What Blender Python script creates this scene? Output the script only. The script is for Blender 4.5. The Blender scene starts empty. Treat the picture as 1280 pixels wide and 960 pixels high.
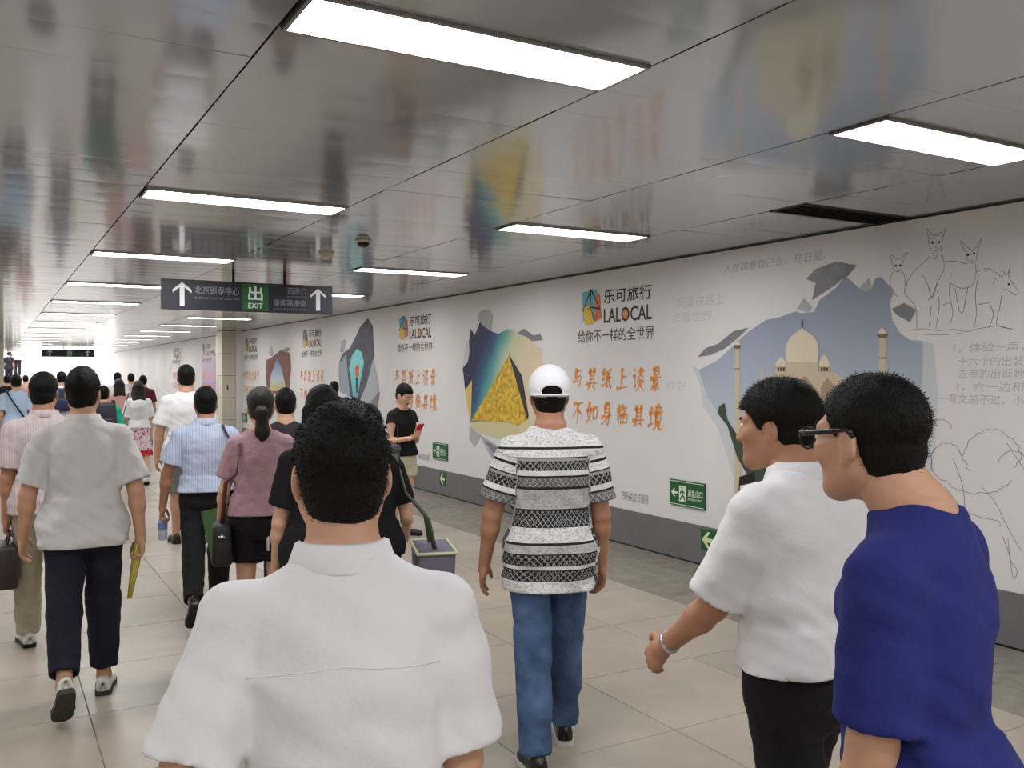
import bpy, bmesh, math, random
import numpy as np
from mathutils import Vector, Matrix, Euler

random.seed(7)
np.random.seed(7)
SC = bpy.context.scene
COL = SC.collection
R = math.radians

# ------------------------------------------------------------------ camera, world, exposure
F = 1130.0                       # focal length in pixels of the 1280 x 960 frame
CAM_H = 1.70
YAW, PITCH = 30.0, 0.66          # degrees right of the corridor axis, degrees down
cam_d = bpy.data.cameras.new('camera')
cam = bpy.data.objects.new('camera', cam_d)
COL.objects.link(cam)
cam.location = (0, 0, CAM_H)
cam.rotation_euler = Euler((R(90 - PITCH), 0, R(-YAW)), 'XYZ')
cam_d.sensor_width = 36.0
cam_d.lens = F / 1280 * 36
cam_d.clip_start = 0.05
SC.camera = cam
CAM_R = cam.rotation_euler.to_matrix()

world = bpy.data.worlds.new('daylight')
SC.world = world
world.use_nodes = True
bg = world.node_tree.nodes['Background']
bg.inputs[0].default_value = (0.93, 0.96, 1.0, 1)
bg.inputs[1].default_value = 10.0
SC.view_settings.view_transform = 'Standard'
SC.view_settings.look = 'None'
SC.view_settings.exposure = 0.28
SC.view_settings.gamma = 1.0
SC.view_settings.use_curve_mapping = False
LAMP_STRENGTH = 23.0

# ------------------------------------------------------------------ dimensions of the passage (metres)
WALL_X, LEFT_X = 5.47, -2.89
CEIL = 2.764
Y_BACK, Y_END = -4.0, 50.0
BAND_TOP = 0.349


def ray(u, v):
    return CAM_R @ Vector(((u - 640) / F, (480 - v) / F, -1.0))


def on_wall(u, v, x=WALL_X):
    """pixel -> (y, z) on the long right-hand wall"""
    d = ray(u, v)
    t = x / d.x
    return (d.y * t, CAM_H + d.z * t)


def ground(u, depth):
    """image column and distance along the view axis -> floor position"""
    c = (u - 640) / F * depth
    s, k = math.sin(R(YAW)), math.cos(R(YAW))
    return (depth * s + c * k, depth * k - c * s)


# ------------------------------------------------------------------ small helpers
def lin(c):
    return tuple(((x / 255) / 12.92 if x / 255 <= 0.04045 else ((x / 255 + 0.055) / 1.055) ** 2.4) for x in c)


MATS = {}


def mat(name, rgb, rough=0.6, metal=0.0, bump=None, var=None, spec=0.5, coat=0.0, alpha=None, trans=None, emit=None):
    """rgb in 0-255 sRGB. bump=(scale, strength[, stretch xyz]); var=(scale, amount) colour mottling"""
    if name in MATS:
        return MATS[name]
    m = bpy.data.materials.new(name)
    m.use_nodes = True
    nt = m.node_tree
    b = nt.nodes['Principled BSDF']
    col = lin(rgb)
    b.inputs['Base Color'].default_value = (*col, 1)
    b.inputs['Roughness'].default_value = rough
    b.inputs['Metallic'].default_value = metal
    b.inputs['Specular IOR Level'].default_value = spec
    b.inputs['Coat Weight'].default_value = coat
    if trans:
        b.inputs['Transmission Weight'].default_value = trans
        b.inputs['IOR'].default_value = 1.33
    if emit:
        b.inputs['Emission Color'].default_value = (*col, 1)
        b.inputs['Emission Strength'].default_value = emit
    tc = nt.nodes.new('ShaderNodeTexCoord')
    if var:
        n = nt.nodes.new('ShaderNodeTexNoise')
        n.inputs['Scale'].default_value = var[0]
        n.inputs['Detail'].default_value = 5
        nt.links.new(tc.outputs['Object'], n.inputs['Vector'])
        r = nt.nodes.new('ShaderNodeValToRGB')
        a = var[1]
        r.color_ramp.elements[0].position = 0.3
        r.color_ramp.elements[1].position = 0.7
        r.color_ramp.elements[0].color = (*[c * (1 - a) for c in col], 1)
        r.color_ramp.elements[1].color = (*[min(1, c * (1 + a)) for c in col], 1)
        nt.links.new(n.outputs['Fac'], r.inputs['Fac'])
        nt.links.new(r.outputs['Color'], b.inputs['Base Color'])
    if bump:
        n = nt.nodes.new('ShaderNodeTexNoise')
        n.inputs['Scale'].default_value = bump[0]
        n.inputs['Detail'].default_value = 4
        mp = nt.nodes.new('ShaderNodeMapping')
        mp.inputs['Scale'].default_value = bump[2] if len(bump) > 2 else (1, 1, 1)
        nt.links.new(tc.outputs['Object'], mp.inputs['Vector'])
        nt.links.new(mp.outputs['Vector'], n.inputs['Vector'])
        bp = nt.nodes.new('ShaderNodeBump')
        bp.inputs['Strength'].default_value = bump[1]
        bp.inputs['Distance'].default_value = 0.02
        nt.links.new(n.outputs['Fac'], bp.inputs['Height'])
        nt.links.new(bp.outputs['Normal'], b.inputs['Normal'])
    MATS[name] = m
    return m


def link(name, me, m=None, parent=None, smooth=False):
    if m is not None:
        for q in (m if isinstance(m, (list, tuple)) else [m]):
            me.materials.append(q)
    if smooth:
        me.polygons.foreach_set('use_smooth', [True] * len(me.polygons))
    o = bpy.data.objects.new(name, me)
    COL.objects.link(o)
    if parent is not None:
        o.parent = parent
    return o


def tag(o, label, cat, group=None):
    o['label'] = label
    o['category'] = cat
    if group:
        o['group'] = group
    return o


def empty(name, loc=(0, 0, 0), rz=0.0):
    o = bpy.data.objects.new(name, None)
    COL.objects.link(o)
    o.location = loc
    o.rotation_euler = (0, 0, rz)
    o.empty_display_size = 0.2
    return o


def structure(o, label, cat=None):
    o['kind'] = 'structure'
    o['label'] = label
    if cat:
        o['category'] = cat
    return o


def pydata(name, vs, fs):
    me = bpy.data.meshes.new(name)
    me.from_pydata([tuple(map(float, v)) for v in vs], [], fs)
    me.update()
    return me


def box_data(x0, x1, y0, y1, z0, z1):
    v = [(x0, y0, z0), (x1, y0, z0), (x1, y1, z0), (x0, y1, z0), (x0, y0, z1), (x1, y0, z1), (x1, y1, z1), (x0, y1, z1)]
    f = [(0, 3, 2, 1), (4, 5, 6, 7), (0, 1, 5, 4), (1, 2, 6, 5), (2, 3, 7, 6), (3, 0, 4, 7)]
    return v, f


def box(name, x0, x1, y0, y1, z0, z1, m, parent=None, bevel=0.0, seg=2):
    if bevel:
        bm = bmesh.new()
        v, f = box_data(x0, x1, y0, y1, z0, z1)
        bv = [bm.verts.new(p) for p in v]
        for q in f:
            bm.faces.new([bv[i] for i in q])
        bmesh.ops.bevel(bm, geom=list(bm.edges), offset=bevel, segments=seg, affect='EDGES', profile=0.5)
        me = bpy.data.meshes.new(name)
        bm.to_mesh(me)
        bm.free()
        return link(name, me, m, parent, True)
    return link(name, pydata(name, *box_data(x0, x1, y0, y1, z0, z1)), m, parent)


def boxes(name, lst, m, parent=None):
    vs, fs = [], []
    for b in lst:
        v, f = box_data(*b)
        k = len(vs)
        vs += v
        fs += [tuple(i + k for i in q) for q in f]
    return link(name, pydata(name, vs, fs), m, parent)


def tube_data(pts, rad, n=8, flat=1.0):
    """tube along a polyline; rad is a number or a list; flat squashes it to a strap"""
    pts = [Vector(p) for p in pts]
    rs = rad if isinstance(rad, (list, tuple)) else [rad] * len(pts)
    vs, fs = [], []
    up = Vector((0.13, 0.31, 0.94))
    for i, p in enumerate(pts):
        t = (pts[min(i + 1, len(pts) - 1)] - pts[max(i - 1, 0)]).normalized()
        a = t.cross(up)
        if a.length < 1e-3:
            a = t.cross(Vector((1, 0, 0)))
        a.normalize()
        b = t.cross(a)
        for k in range(n):
            an = 2 * math.pi * k / n
            vs.append(p + a * math.cos(an) * rs[i] + b * math.sin(an) * rs[i] * flat)
    for i in range(len(pts) - 1):
        for k in range(n):
            k2 = (k + 1) % n
            fs.append((i * n + k, i * n + k2, (i + 1) * n + k2, (i + 1) * n + k))
    fs.append(tuple(range(n))[::-1])
    fs.append(tuple((len(pts) - 1) * n + k for k in range(n)))
    return vs, fs


def tube(name, pts, rad, m, parent=None, n=8, flat=1.0):
    return link(name, pydata(name, *tube_data(pts, rad, n, flat)), m, parent, True)


def lathe(name, prof, m, parent=None, n=20, loc=(0, 0, 0)):
    vs, fs = [], []
    for r, z in prof:
        for k in range(n):
            a = 2 * math.pi * k / n
            vs.append((loc[0] + r * math.cos(a), loc[1] + r * math.sin(a), loc[2] + z))
    for i in range(len(prof) - 1):
        for k in range(n):
            k2 = (k + 1) % n
            fs.append((i * n + k, i * n + k2, (i + 1) * n + k2, (i + 1) * n + k))
    fs.append(tuple(range(n))[::-1])
    fs.append(tuple((len(prof) - 1) * n + k for k in range(n)))
    return link(name, pydata(name, vs, fs), m, parent, True)


def catmull(pts, n=6):
    pts = [np.array(p, float) for p in pts]
    if len(pts) < 3:
        return [pts[0] + (pts[-1] - pts[0]) * t for t in np.linspace(0, 1, n + 1)]
    e = [2 * pts[0] - pts[1]] + pts + [2 * pts[-1] - pts[-2]]
    out = []
    for i in range(1, len(e) - 2):
        for k in range(n):
            t = k / n
            a, b, c, d = e[i - 1], e[i], e[i + 1], e[i + 2]
            out.append(0.5 * (2 * b + (c - a) * t + (2 * a - 5 * b + 4 * c - d) * t * t + (3 * b - a - 3 * c + d) * t ** 3))
    out.append(pts[-1])
    return out


# ------------------------------------------------------------------ materials of the passage
def ceiling_material():
    m = mat('glossy_ceiling_sheet', (182, 186, 190), 0.12, 0.5, spec=0.6)
    nt = m.node_tree
    b = nt.nodes['Principled BSDF']
    tc = nt.nodes.new('ShaderNodeTexCoord')
    n = nt.nodes.new('ShaderNodeTexNoise')
    n.inputs['Scale'].default_value = 2.2
    n.inputs['Detail'].default_value = 2
    geo = nt.nodes.new('ShaderNodeNewGeometry')
    nt.links.new(geo.outputs['Position'], n.inputs['Vector'])
    bp = nt.nodes.new('ShaderNodeBump')
    bp.inputs['Strength'].default_value = 0.06
    bp.inputs['Distance'].default_value = 0.02
    nt.links.new(n.outputs['Fac'], bp.inputs['Height'])
    nt.links.new(bp.outputs['Normal'], b.inputs['Normal'])
    return m


def floor_material(name, rgb, rough, scale, amt):
    m = mat(name, rgb, rough, 0.0, spec=0.45)
    nt = m.node_tree
    b = nt.nodes['Principled BSDF']
    geo = nt.nodes.new('ShaderNodeNewGeometry')
    info = nt.nodes.new('ShaderNodeObjectInfo')
    col = lin(rgb)
    n1 = nt.nodes.new('ShaderNodeTexNoise')
    n1.inputs['Scale'].default_value = scale
    n1.inputs['Detail'].default_value = 6
    n1.inputs['Roughness'].default_value = 0.65
    nt.links.new(geo.outputs['Position'], n1.inputs['Vector'])
    r = nt.nodes.new('ShaderNodeValToRGB')
    r.color_ramp.elements[0].position = 0.32
    r.color_ramp.elements[1].position = 0.68
    r.color_ramp.elements[0].color = (*[c * (1 - amt) for c in col], 1)
    r.color_ramp.elements[1].color = (*[min(1, c * (1 + amt)) for c in col], 1)
    nt.links.new(n1.outputs['Fac'], r.inputs['Fac'])
    mul = nt.nodes.new('ShaderNodeMixRGB')
    mul.blend_type = 'MULTIPLY'
    mul.inputs[0].default_value = 1.0
    mr = nt.nodes.new('ShaderNodeMapRange')
    mr.inputs['To Min'].default_value = 0.93
    mr.inputs['To Max'].default_value = 1.05
    nt.links.new(info.outputs['Random'], mr.inputs['Value'])
    nt.links.new(r.outputs['Color'], mul.inputs[1])
    nt.links.new(mr.outputs[0], mul.inputs[2])
    nt.links.new(mul.outputs[0], b.inputs['Base Color'])
    n2 = nt.nodes.new('ShaderNodeTexNoise')
    n2.inputs['Scale'].default_value = 3.0
    n2.inputs['Detail'].default_value = 5
    nt.links.new(geo.outputs['Position'], n2.inputs['Vector'])
    mr2 = nt.nodes.new('ShaderNodeMapRange')
    mr2.inputs['To Min'].default_value = rough - 0.12
    mr2.inputs['To Max'].default_value = rough + 0.15
    nt.links.new(n2.outputs['Fac'], mr2.inputs['Value'])
    nt.links.new(mr2.outputs[0], b.inputs['Roughness'])
    return m


M_CEIL = ceiling_material()
M_FLOOR = floor_material('beige_floor_tile', (166, 155, 141), 0.34, 1.6, 0.10)
M_BORDER = floor_material('rough_border_tile', (136, 129, 118), 0.55, 9.0, 0.22)
M_JOINT = mat('joint_grout', (120, 114, 106), 0.9)
M_WALL = mat('white_wall_print', (226, 224, 224), 0.42, var=(0.8, 0.03), spec=0.35)
M_WALL2 = mat('cream_wall', (214, 208, 198), 0.5, var=(0.7, 0.05))
M_BAND = mat('grey_skirting', (112, 110, 113), 0.4, var=(3.0, 0.05))
M_VOID = mat('dark_void', (22, 21, 20), 0.9)
M_DARK = mat('black_metal', (20, 20, 22), 0.4, 0.3)
M_ALU = mat('lamp_frame_metal', (150, 148, 146), 0.35, 0.8)
M_CLAD = mat('column_cladding', (205, 197, 180), 0.35, var=(1.2, 0.05))
M_STEP = mat('stair_stone', (205, 203, 200), 0.6, var=(2.0, 0.06))

# ------------------------------------------------------------------ floor
floor = structure(box('floor', LEFT_X, WALL_X, Y_BACK, Y_END, -0.06, -0.004, M_JOINT), 'beige tiled floor of the underground passage', None)


def tile_mesh(name, w, d, h=0.004, c=0.002):
    v = [(-w / 2, -d / 2, 0), (w / 2, -d / 2, 0), (w / 2, d / 2, 0), (-w / 2, d / 2, 0),
         (-w / 2 + c, -d / 2 + c, h), (w / 2 - c, -d / 2 + c, h), (w / 2 - c, d / 2 - c, h), (-w / 2 + c, d / 2 - c, h)]
    return pydata(name, v, [(4, 5, 6, 7), (0, 1, 5, 4), (1, 2, 6, 5), (2, 3, 7, 6), (3, 0, 4, 7)])


T = 0.8
X_T0, Y_T0 = 2.02, 3.33
tile_me = tile_mesh('floor_tile', T - 0.004, T - 0.004)
tile_me.materials.append(M_FLOOR)
far_boxes = []
for i in range(-7, 3):
    for j in range(-10, 59):
        x0, y0 = X_T0 + T * i, Y_T0 + T * j
        if y0 + T > Y_END or y0 < Y_BACK:
            continue
        if x0 < LEFT_X - 0.75:
            continue
        if i >= -4 and -3 <= j <= 14:
            o = bpy.data.objects.new('floor_tile', tile_me)
            COL.objects.link(o)
            o.parent = floor
            o.location = (x0 + T / 2, y0 + T / 2, -0.004)
        else:
            far_boxes.append((max(LEFT_X, x0) + 0.002, x0 + T - 0.002, y0 + 0.002, y0 + T - 0.002, -0.006, 0.0))
o = boxes('distant_floor_tiles', far_boxes, M_FLOOR, floor)
o['kind'] = 'stuff'
# darker border of rough slabs along the wall
bw = (WALL_X - 4.42) / 3
bt_me = tile_mesh('border_tile', bw - 0.005, 0.6 - 0.005)
bt_me.materials.append(M_BORDER)
far_boxes = []
for i in range(3):
    for j in range(-6, 80):
        y0 = 0.55 + 0.6 * j + 0.2 * i
        if y0 < Y_BACK or y0 + 0.6 > Y_END:
            continue
        if 1.0 < y0 < 17.0:
            o = bpy.data.objects.new('border_tile', bt_me)
            COL.objects.link(o)
            o.parent = floor
            o.location = (4.42 + bw * (i + 0.5), y0 + 0.3, -0.004)
        else:
            far_boxes.append((4.42 + bw * i + 0.002, 4.42 + bw * (i + 1) - 0.002, y0 + 0.002, y0 + 0.598, -0.006, 0.0))
o = boxes('distant_border_tiles', far_boxes, M_BORDER, floor)
o['kind'] = 'stuff'

# ------------------------------------------------------------------ ceiling
ceiling = structure(box('ceiling', LEFT_X, WALL_X, Y_BACK, Y_END, CEIL + 0.02, CEIL + 0.12, M_VOID), 'glossy sheet metal panel ceiling with long seams')
CX = [-2.87, -1.67, -0.45, 0.77, 1.99, 3.21, 4.43, WALL_X - 0.012]
PR, PY0 = 0.305, 2.47


def panel_mesh(name, w, gap=0.0005, n=6, sag=0.0005):
    vs, fs = [], []
    d = PR - gap
    for k in range(n + 1):
        y = -d / 2 + d * k / n
        z = sag * ((2 * y / d) ** 2) * 1.0
        vs += [(-w / 2 + 0.004, y, z), (w / 2 - 0.004, y, z)]
    for k in range(n):
        a = 2 * k
        fs.append((a, a + 2, a + 3, a + 1))
    a = len(vs)
    vs += [(-w / 2 + 0.004, -d / 2, 0.02), (w / 2 - 0.004, -d / 2, 0.02), (-w / 2 + 0.004, d / 2, 0.02), (w / 2 - 0.004, d / 2, 0.02)]
    vs += [vs[0], vs[1], vs[2 * n], vs[2 * n + 1]]
    fs += [(a + 4, a + 5, a + 1, a), (a + 7, a + 6, a + 2, a + 3)]
    return vs, fs


p_full = pydata('ceiling_panel', *panel_mesh('p', 1.22))
p_full.materials.append(M_CEIL)
p_edge = pydata('ceiling_panel_edge', *panel_mesh('p', CX[7] - CX[6]))
p_edge.materials.append(M_CEIL)
for me in (p_full, p_edge):
    me.polygons.foreach_set('use_smooth', [True] * (len(me.polygons) - 2) + [False] * 2)
LAMP_COLS = (1, 3, 5)
VENT = (6, 5)          # column, row of the open grille
fv, ff = [], []
rng = random.Random(3)
for c in range(7):
    w = CX[c + 1] - CX[c]
    for r in range(-21, 156):
        y0 = PY0 + PR * r
        if y0 + PR > Y_END:
            continue
        if c in LAMP_COLS and r % 10 == 0:
            continue
        if (c, r) == VENT:
            continue
        tilt = rng.gauss(0, 0.0028)
        roll = rng.gauss(0, 0.0012)
        if c >= 2 and -4 <= r <= 32:
            o = bpy.data.objects.new('ceiling_panel', p_edge if c == 6 else p_full)
            COL.objects.link(o)
            o.parent = ceiling
            o.location = ((CX[c] + CX[c + 1]) / 2, y0 + PR / 2, CEIL)
            o.rotation_euler = (tilt, roll, 0)
        else:
            v, f = panel_mesh('p', w, n=4)
            k = len(fv)
            fv += [((CX[c] + CX[c + 1]) / 2 + x, y0 + PR / 2 + y, CEIL + z + tilt * y) for x, y, z in v]
            ff += [tuple(i + k for i in q) for q in f]
me = pydata('distant_ceiling_panels', fv, ff)
o = link('distant_ceiling_panels', me, M_CEIL, ceiling, True)
o['kind'] = 'stuff'

# ------------------------------------------------------------------ walls
wall_r = structure(box('wall_right', WALL_X, WALL_X + 0.2, Y_BACK, Y_END + 14, -0.06, 7.0, M_WALL), 'long white wall covered with travel advertisement print')
structure(box('wall_left', LEFT_X - 0.2, LEFT_X, Y_BACK, Y_END + 14, -0.06, 7.0, M_WALL2), 'pale left wall of the passage')
structure(box('wall_back', LEFT_X, WALL_X, Y_BACK - 0.2, Y_BACK, -0.06, CEIL + 0.1, M_WALL2), 'pale wall at the near end of the passage')
structure(box('wall_upper_end', LEFT_X, WALL_X, Y_END, Y_END + 0.25, CEIL, 7.0, M_WALL2), 'wall above the far end of the ceiling')
structure(box('baseboard_right', WALL_X - 0.012, WALL_X, Y_BACK, Y_END, 0, BAND_TOP, M_BAND), 'grey skirting band along the foot of the white wall')
structure(box('baseboard_left', LEFT_X, LEFT_X + 0.012, Y_BACK, Y_END, 0, BAND_TOP, M_BAND), 'grey skirting band along the left wall')
structure(box('trim_1', WALL_X - 0.012, WALL_X - 0.001, Y_BACK, Y_END, CEIL - 0.012, CEIL + 0.02, M_DARK), 'thin dark shadow gap between white wall and ceiling')
structure(box('trim_2', WALL_X - 0.018, WALL_X - 0.0125, Y_BACK, Y_END, 0.0, 0.012, M_DARK), 'thin dark joint at the foot of the grey skirting')

# stairs to daylight at the far end
steps = []
for k in range(34):
    steps.append((LEFT_X, WALL_X, Y_END + 0.33 * k, Y_END + 12, 0.16 * k - (0.1 if k == 0 else 0), 0.16 * (k + 1)))
structure(boxes('stairs', steps, M_STEP), 'bright stairs climbing to daylight at the far end')
for x in (2.6, 4.9):
    rail = tube('stair_handrail', [(x, Y_END - 0.4, 0.0), (x, Y_END - 0.4, 0.9), (x, Y_END, 1.0), (x, Y_END + 10, 1.0 + 10 * 0.16 / 0.33)], 0.03, M_ALU)
    tag(rail, 'metal handrail running up the %s of the far stairs' % ('middle' if x < 3 else 'right side'), 'handrail')

# clad column against the wall, with its cladding slabs
colm = empty('wall_column', (0, 0, 0))
structure(colm, 'pale clad column standing out from the white wall', 'column')
box('core', 5.01, WALL_X, 23.02, 23.7, 0, CEIL - 0.001, M_VOID, colm)
zc = [0.0, 0.55, 1.1, 1.65, 2.2, CEIL - 0.002]
for k in range(5):
    box('slab', 5.005, WALL_X - 0.16, 23.0, 23.02, zc[k] + 0.004, zc[k + 1] - 0.004, M_CLAD, colm)
    box('slab', 4.985, 5.005, 23.0, 23.72, zc[k] + 0.004, zc[k + 1] - 0.004, M_CLAD, colm)
box('corner_strip', WALL_X - 0.155, WALL_X - 0.002, 22.97, 23.02, 0, CEIL - 0.002, M_WALL, colm)
box('lock_plate', 5.1, 5.13, 22.99, 23.0, 1.3, 1.42, M_DARK, colm)
colm2 = empty('free_column', (0, 0, 0))
structure(colm2, 'square clad column at the left edge of the view', 'column')
box('core', -0.43, 0.33, 30.02, 30.7, 0, CEIL - 0.001, M_VOID, colm2)
for k in range(5):
    box('slab', -0.45, 0.35, 30.0, 30.02, zc[k] + 0.004, zc[k + 1] - 0.004, M_CLAD, colm2)
    box('slab', 0.33, 0.35, 30.02, 30.7, zc[k] + 0.004, zc[k + 1] - 0.004, M_CLAD, colm2)

# ------------------------------------------------------------------ ceiling lights
M_LAMP = bpy.data.materials.new('lit_diffuser')
M_LAMP.use_nodes = True
_nt = M_LAMP.node_tree
_nt.nodes.clear()
_e = _nt.nodes.new('ShaderNodeEmission')
_e.inputs[0].default_value = (0.985, 0.99, 1.0, 1)
_e.inputs[1].default_value = LAMP_STRENGTH
_o = _nt.nodes.new('ShaderNodeOutputMaterial')
_nt.links.new(_e.outputs[0], _o.inputs[0])
LW, LD = 1.20, PR - 0.006
fr_v, fr_f = [], []
for b in ((-LW / 2, LW / 2, -LD / 2, -LD / 2 + 0.014, -0.012, 0.03), (-LW / 2, LW / 2, LD / 2 - 0.014, LD / 2, -0.012, 0.03),
          (-LW / 2, -LW / 2 + 0.014, -LD / 2, LD / 2, -0.012, 0.03), (LW / 2 - 0.014, LW / 2, -LD / 2, LD / 2, -0.012, 0.03)):
    v, f = box_data(*b)
    k = len(fr_v)
    fr_v += v
    fr_f += [tuple(i + k for i in q) for q in f]
frame_me = pydata('lamp_frame', fr_v, fr_f)
frame_me.materials.append(M_ALU)
dif_me = pydata('lamp_diffuser', [(-LW / 2 + .014, -LD / 2 + .014, 0), (LW / 2 - .014, -LD / 2 + .014, 0), (LW / 2 - .014, LD / 2 - .014, 0), (-LW / 2 + .014, LD / 2 - .014, 0)], [(0, 3, 2, 1)])
dif_me.materials.append(M_LAMP)
lou_me = pydata('lamp_louvre', *box_data(-0.002, 0.002, -LD / 2 + .014, LD / 2 - .014, -0.011, -0.001))
lou_me.materials.append(M_ALU)
ORD = ['first', 'second', 'third', 'fourth', 'fifth', 'sixth', 'seventh', 'eighth', 'ninth', 'tenth', 'eleventh', 'twelfth', 'thirteenth', 'fourteenth', 'fifteenth', 'sixteenth']
for c in LAMP_COLS:
    for k in range(-2, 16):
        y0 = PY0 + PR * 10 * k
        if y0 < Y_BACK:
            continue
        L = empty('ceiling_light', ((CX[c] + CX[c + 1]) / 2, y0 + PR / 2, CEIL))
        row = {1: 'row along the left wall', 3: 'left row in view, along the black seam', 5: 'right row, nearest the white wall'}[c]
        if k < 0:
            lab = 'recessed light behind the viewer, %s, %s' % (ORD[-k - 1], row)
        else:
            lab = 'recessed light, %s from front, %s' % (ORD[k], row)
        tag(L, lab, 'ceiling light', 'recessed ceiling lights')
        for nm, me in (('frame', frame_me), ('diffuser', dif_me)):
            o = bpy.data.objects.new(nm, me)
            COL.objects.link(o)
            o.parent = L
        if k == 0 and c >= 3:
            for q in range(1, 14):
                o = bpy.data.objects.new('louvre', lou_me)
                COL.objects.link(o)
                o.parent = L
                o.location = (-LW / 2 + LW * q / 14, 0, 0)

# open ventilation grille near the wall
vy = PY0 + PR * VENT[1]
vent = empty('ceiling_vent', ((CX[6] + CX[7]) / 2, vy + PR / 2, CEIL))
tag(vent, 'dark open ventilation slot in the ceiling beside the white wall', 'vent')
vw = CX[7] - CX[6]
boxes('frame', [(-vw / 2, vw / 2, -PR / 2, -PR / 2 + .012, -.006, .018), (-vw / 2, vw / 2, PR / 2 - .03, PR / 2, -.006, .018), (-vw / 2, -vw / 2 + .012, -PR / 2, PR / 2, -.006, .018), (vw / 2 - .012, vw / 2, -PR / 2, PR / 2, -.006, .018)], M_DARK, vent)
for k in range(4):
    y = -PR / 2 + 0.055 + 0.055 * k
    o = box('slat', -vw / 2 + .012, vw / 2 - .012, y - .002, y + .002, -0.002, 0.018, M_DARK, vent)

# small ceiling devices
M_DEV = mat('device_plastic', (205, 196, 165), 0.4)
for (u, v, lab) in ((454, 300, 'round cream smoke detector on the ceiling above the hanging sign'), (408, 316, 'round yellowish smoke detector left of the other one on the ceiling')):
    d = ray(u, v)
    t = (CEIL - CAM_H) / d.z
    det = empty('smoke_detector', (d.x * t, d.y * t, CEIL))
    tag(det, lab, 'smoke detector')
    lathe('base', [(0.065, 0.002), (0.07, -0.012), (0.06, -0.02)], M_DEV, det)
    lathe('sensor', [(0.045, -0.02), (0.05, -0.035), (0.03, -0.055), (0.01, -0.058)], M_DARK if u > 430 else M_DEV, det)

# ------------------------------------------------------------------ flat print on the wall
PM = {}


def paint(rgb, rough=0.45):
    return mat('print_%d_%d_%d' % tuple(rgb), rgb, rough, spec=0.3)


def ramp_paint(name, stops, dy, dz, lo, hi, stars=False, grain=None):
    """printed colour gradient along the wall direction (dy, dz)"""
    m = mat(name, (128, 128, 128), 0.45, spec=0.3)
    nt = m.node_tree
    b = nt.nodes['Principled BSDF']
    tc = nt.nodes.new('ShaderNodeTexCoord')
    dot = nt.nodes.new('ShaderNodeVectorMath')
    dot.operation = 'DOT_PRODUCT'
    dot.inputs[1].default_value = (0, dy, dz)
    tc = nt.nodes.new('ShaderNodeNewGeometry')
    nt.links.new(tc.outputs['Position'], dot.inputs[0])
    mr = nt.nodes.new('ShaderNodeMapRange')
    mr.inputs['From Min'].default_value = lo
    mr.inputs['From Max'].default_value = hi
    val = dot.outputs['Value']
    if grain:
        n = nt.nodes.new('ShaderNodeTexNoise')
        n.inputs['Scale'].default_value = grain[0]
        n.inputs['Detail'].default_value = 5
        nt.links.new(tc.outputs['Position'], n.inputs['Vector'])
        mm = nt.nodes.new('ShaderNodeMath')
        mm.operation = 'MULTIPLY_ADD'
        mm.inputs[1].default_value = grain[1]
        nt.links.new(n.outputs['Fac'], mm.inputs[0])
        nt.links.new(val, mm.inputs[2])
        val = mm.outputs[0]
    nt.links.new(val, mr.inputs['Value'])
    r = nt.nodes.new('ShaderNodeValToRGB')
    els = r.color_ramp.elements
    while len(els) < len(stops):
        els.new(0.5)
    for e, (p, c) in zip(els, stops):
        e.position = p
        e.color = (*lin(c), 1)
    nt.links.new(mr.outputs[0], r.inputs['Fac'])
    out = r.outputs['Color']
    if stars:
        v = nt.nodes.new('ShaderNodeTexVoronoi')
        v.inputs['Scale'].default_value = 14
        nt.links.new(tc.outputs['Position'], v.inputs['Vector'])
        lt = nt.nodes.new('ShaderNodeMath')
        lt.operation = 'LESS_THAN'
        lt.inputs[1].default_value = 0.07
        nt.links.new(v.outputs['Distance'], lt.inputs[0])
        mx = nt.nodes.new('ShaderNodeMixRGB')
        nt.links.new(lt.outputs[0], mx.inputs[0])
        nt.links.new(out, mx.inputs[1])
        mx.inputs[2].default_value = (0.8, 0.85, 0.9, 1)
        out = mx.outputs[0]
    nt.links.new(out, b.inputs['Base Color'])
    return m


def LX(layer):
    return WALL_X - 0.0012 * layer


def wall_poly(name, yz, layer, m, parent):
    me = pydata(name, [(LX(layer), y, z) for y, z in yz], [tuple(range(len(yz)))])
    me.flip_normals() if me.polygons[0].normal.x > 0 else None
    return link(name, me, m, parent)


def px_poly(name, pts, layer, m, parent, dx=0, dy=0, s=1.0):
    return wall_poly(name, [on_wall(dx + u / s, dy + v / s) for u, v in pts], layer, m, parent)


def ribbon(lines, w, taper=0.0, close=False):
    """flat brush lines in 2D: list of polylines -> verts (2D), faces"""
    vs, fs = [], []
    for pts in lines:
        n = len(pts)
        if n < 2:
            continue
        k0 = len(vs)
        for i, p in enumerate(pts):
            a, b = pts[max(0, i - 1)], pts[min(n - 1, i + 1)]
            t = np.array(b, float) - np.array(a, float)
            t /= (np.linalg.norm(t) + 1e-9)
            q = i / (n - 1)
            ww = w * (1.0 if not taper else (1 - taper * q ** 1.6) * (0.72 + 0.35 * math.cos(q * 5.0)))
            nrm = np.array((-t[1], t[0]))
            vs += [np.array(p) + nrm * ww / 2, np.array(p) - nrm * ww / 2]
        for i in range(n - 1):
            a = k0 + 2 * i
            fs.append((a, a + 1, a + 3, a + 2))
    return vs, fs


def px_lines(name, lines, w, layer, m, parent, dx=0, dy=0, s=1.0, smooth=5):
    ls = []
    for l in lines:
        ls.append([np.array(on_wall(dx + u / s, dy + v / s)) for u, v in catmull(l, smooth)])
    vs, fs = ribbon(ls, w)
    me = pydata(name, [(LX(layer), p[0], p[1]) for p in vs], fs)
    return link(name, me, m, parent)


_DG = None


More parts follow.
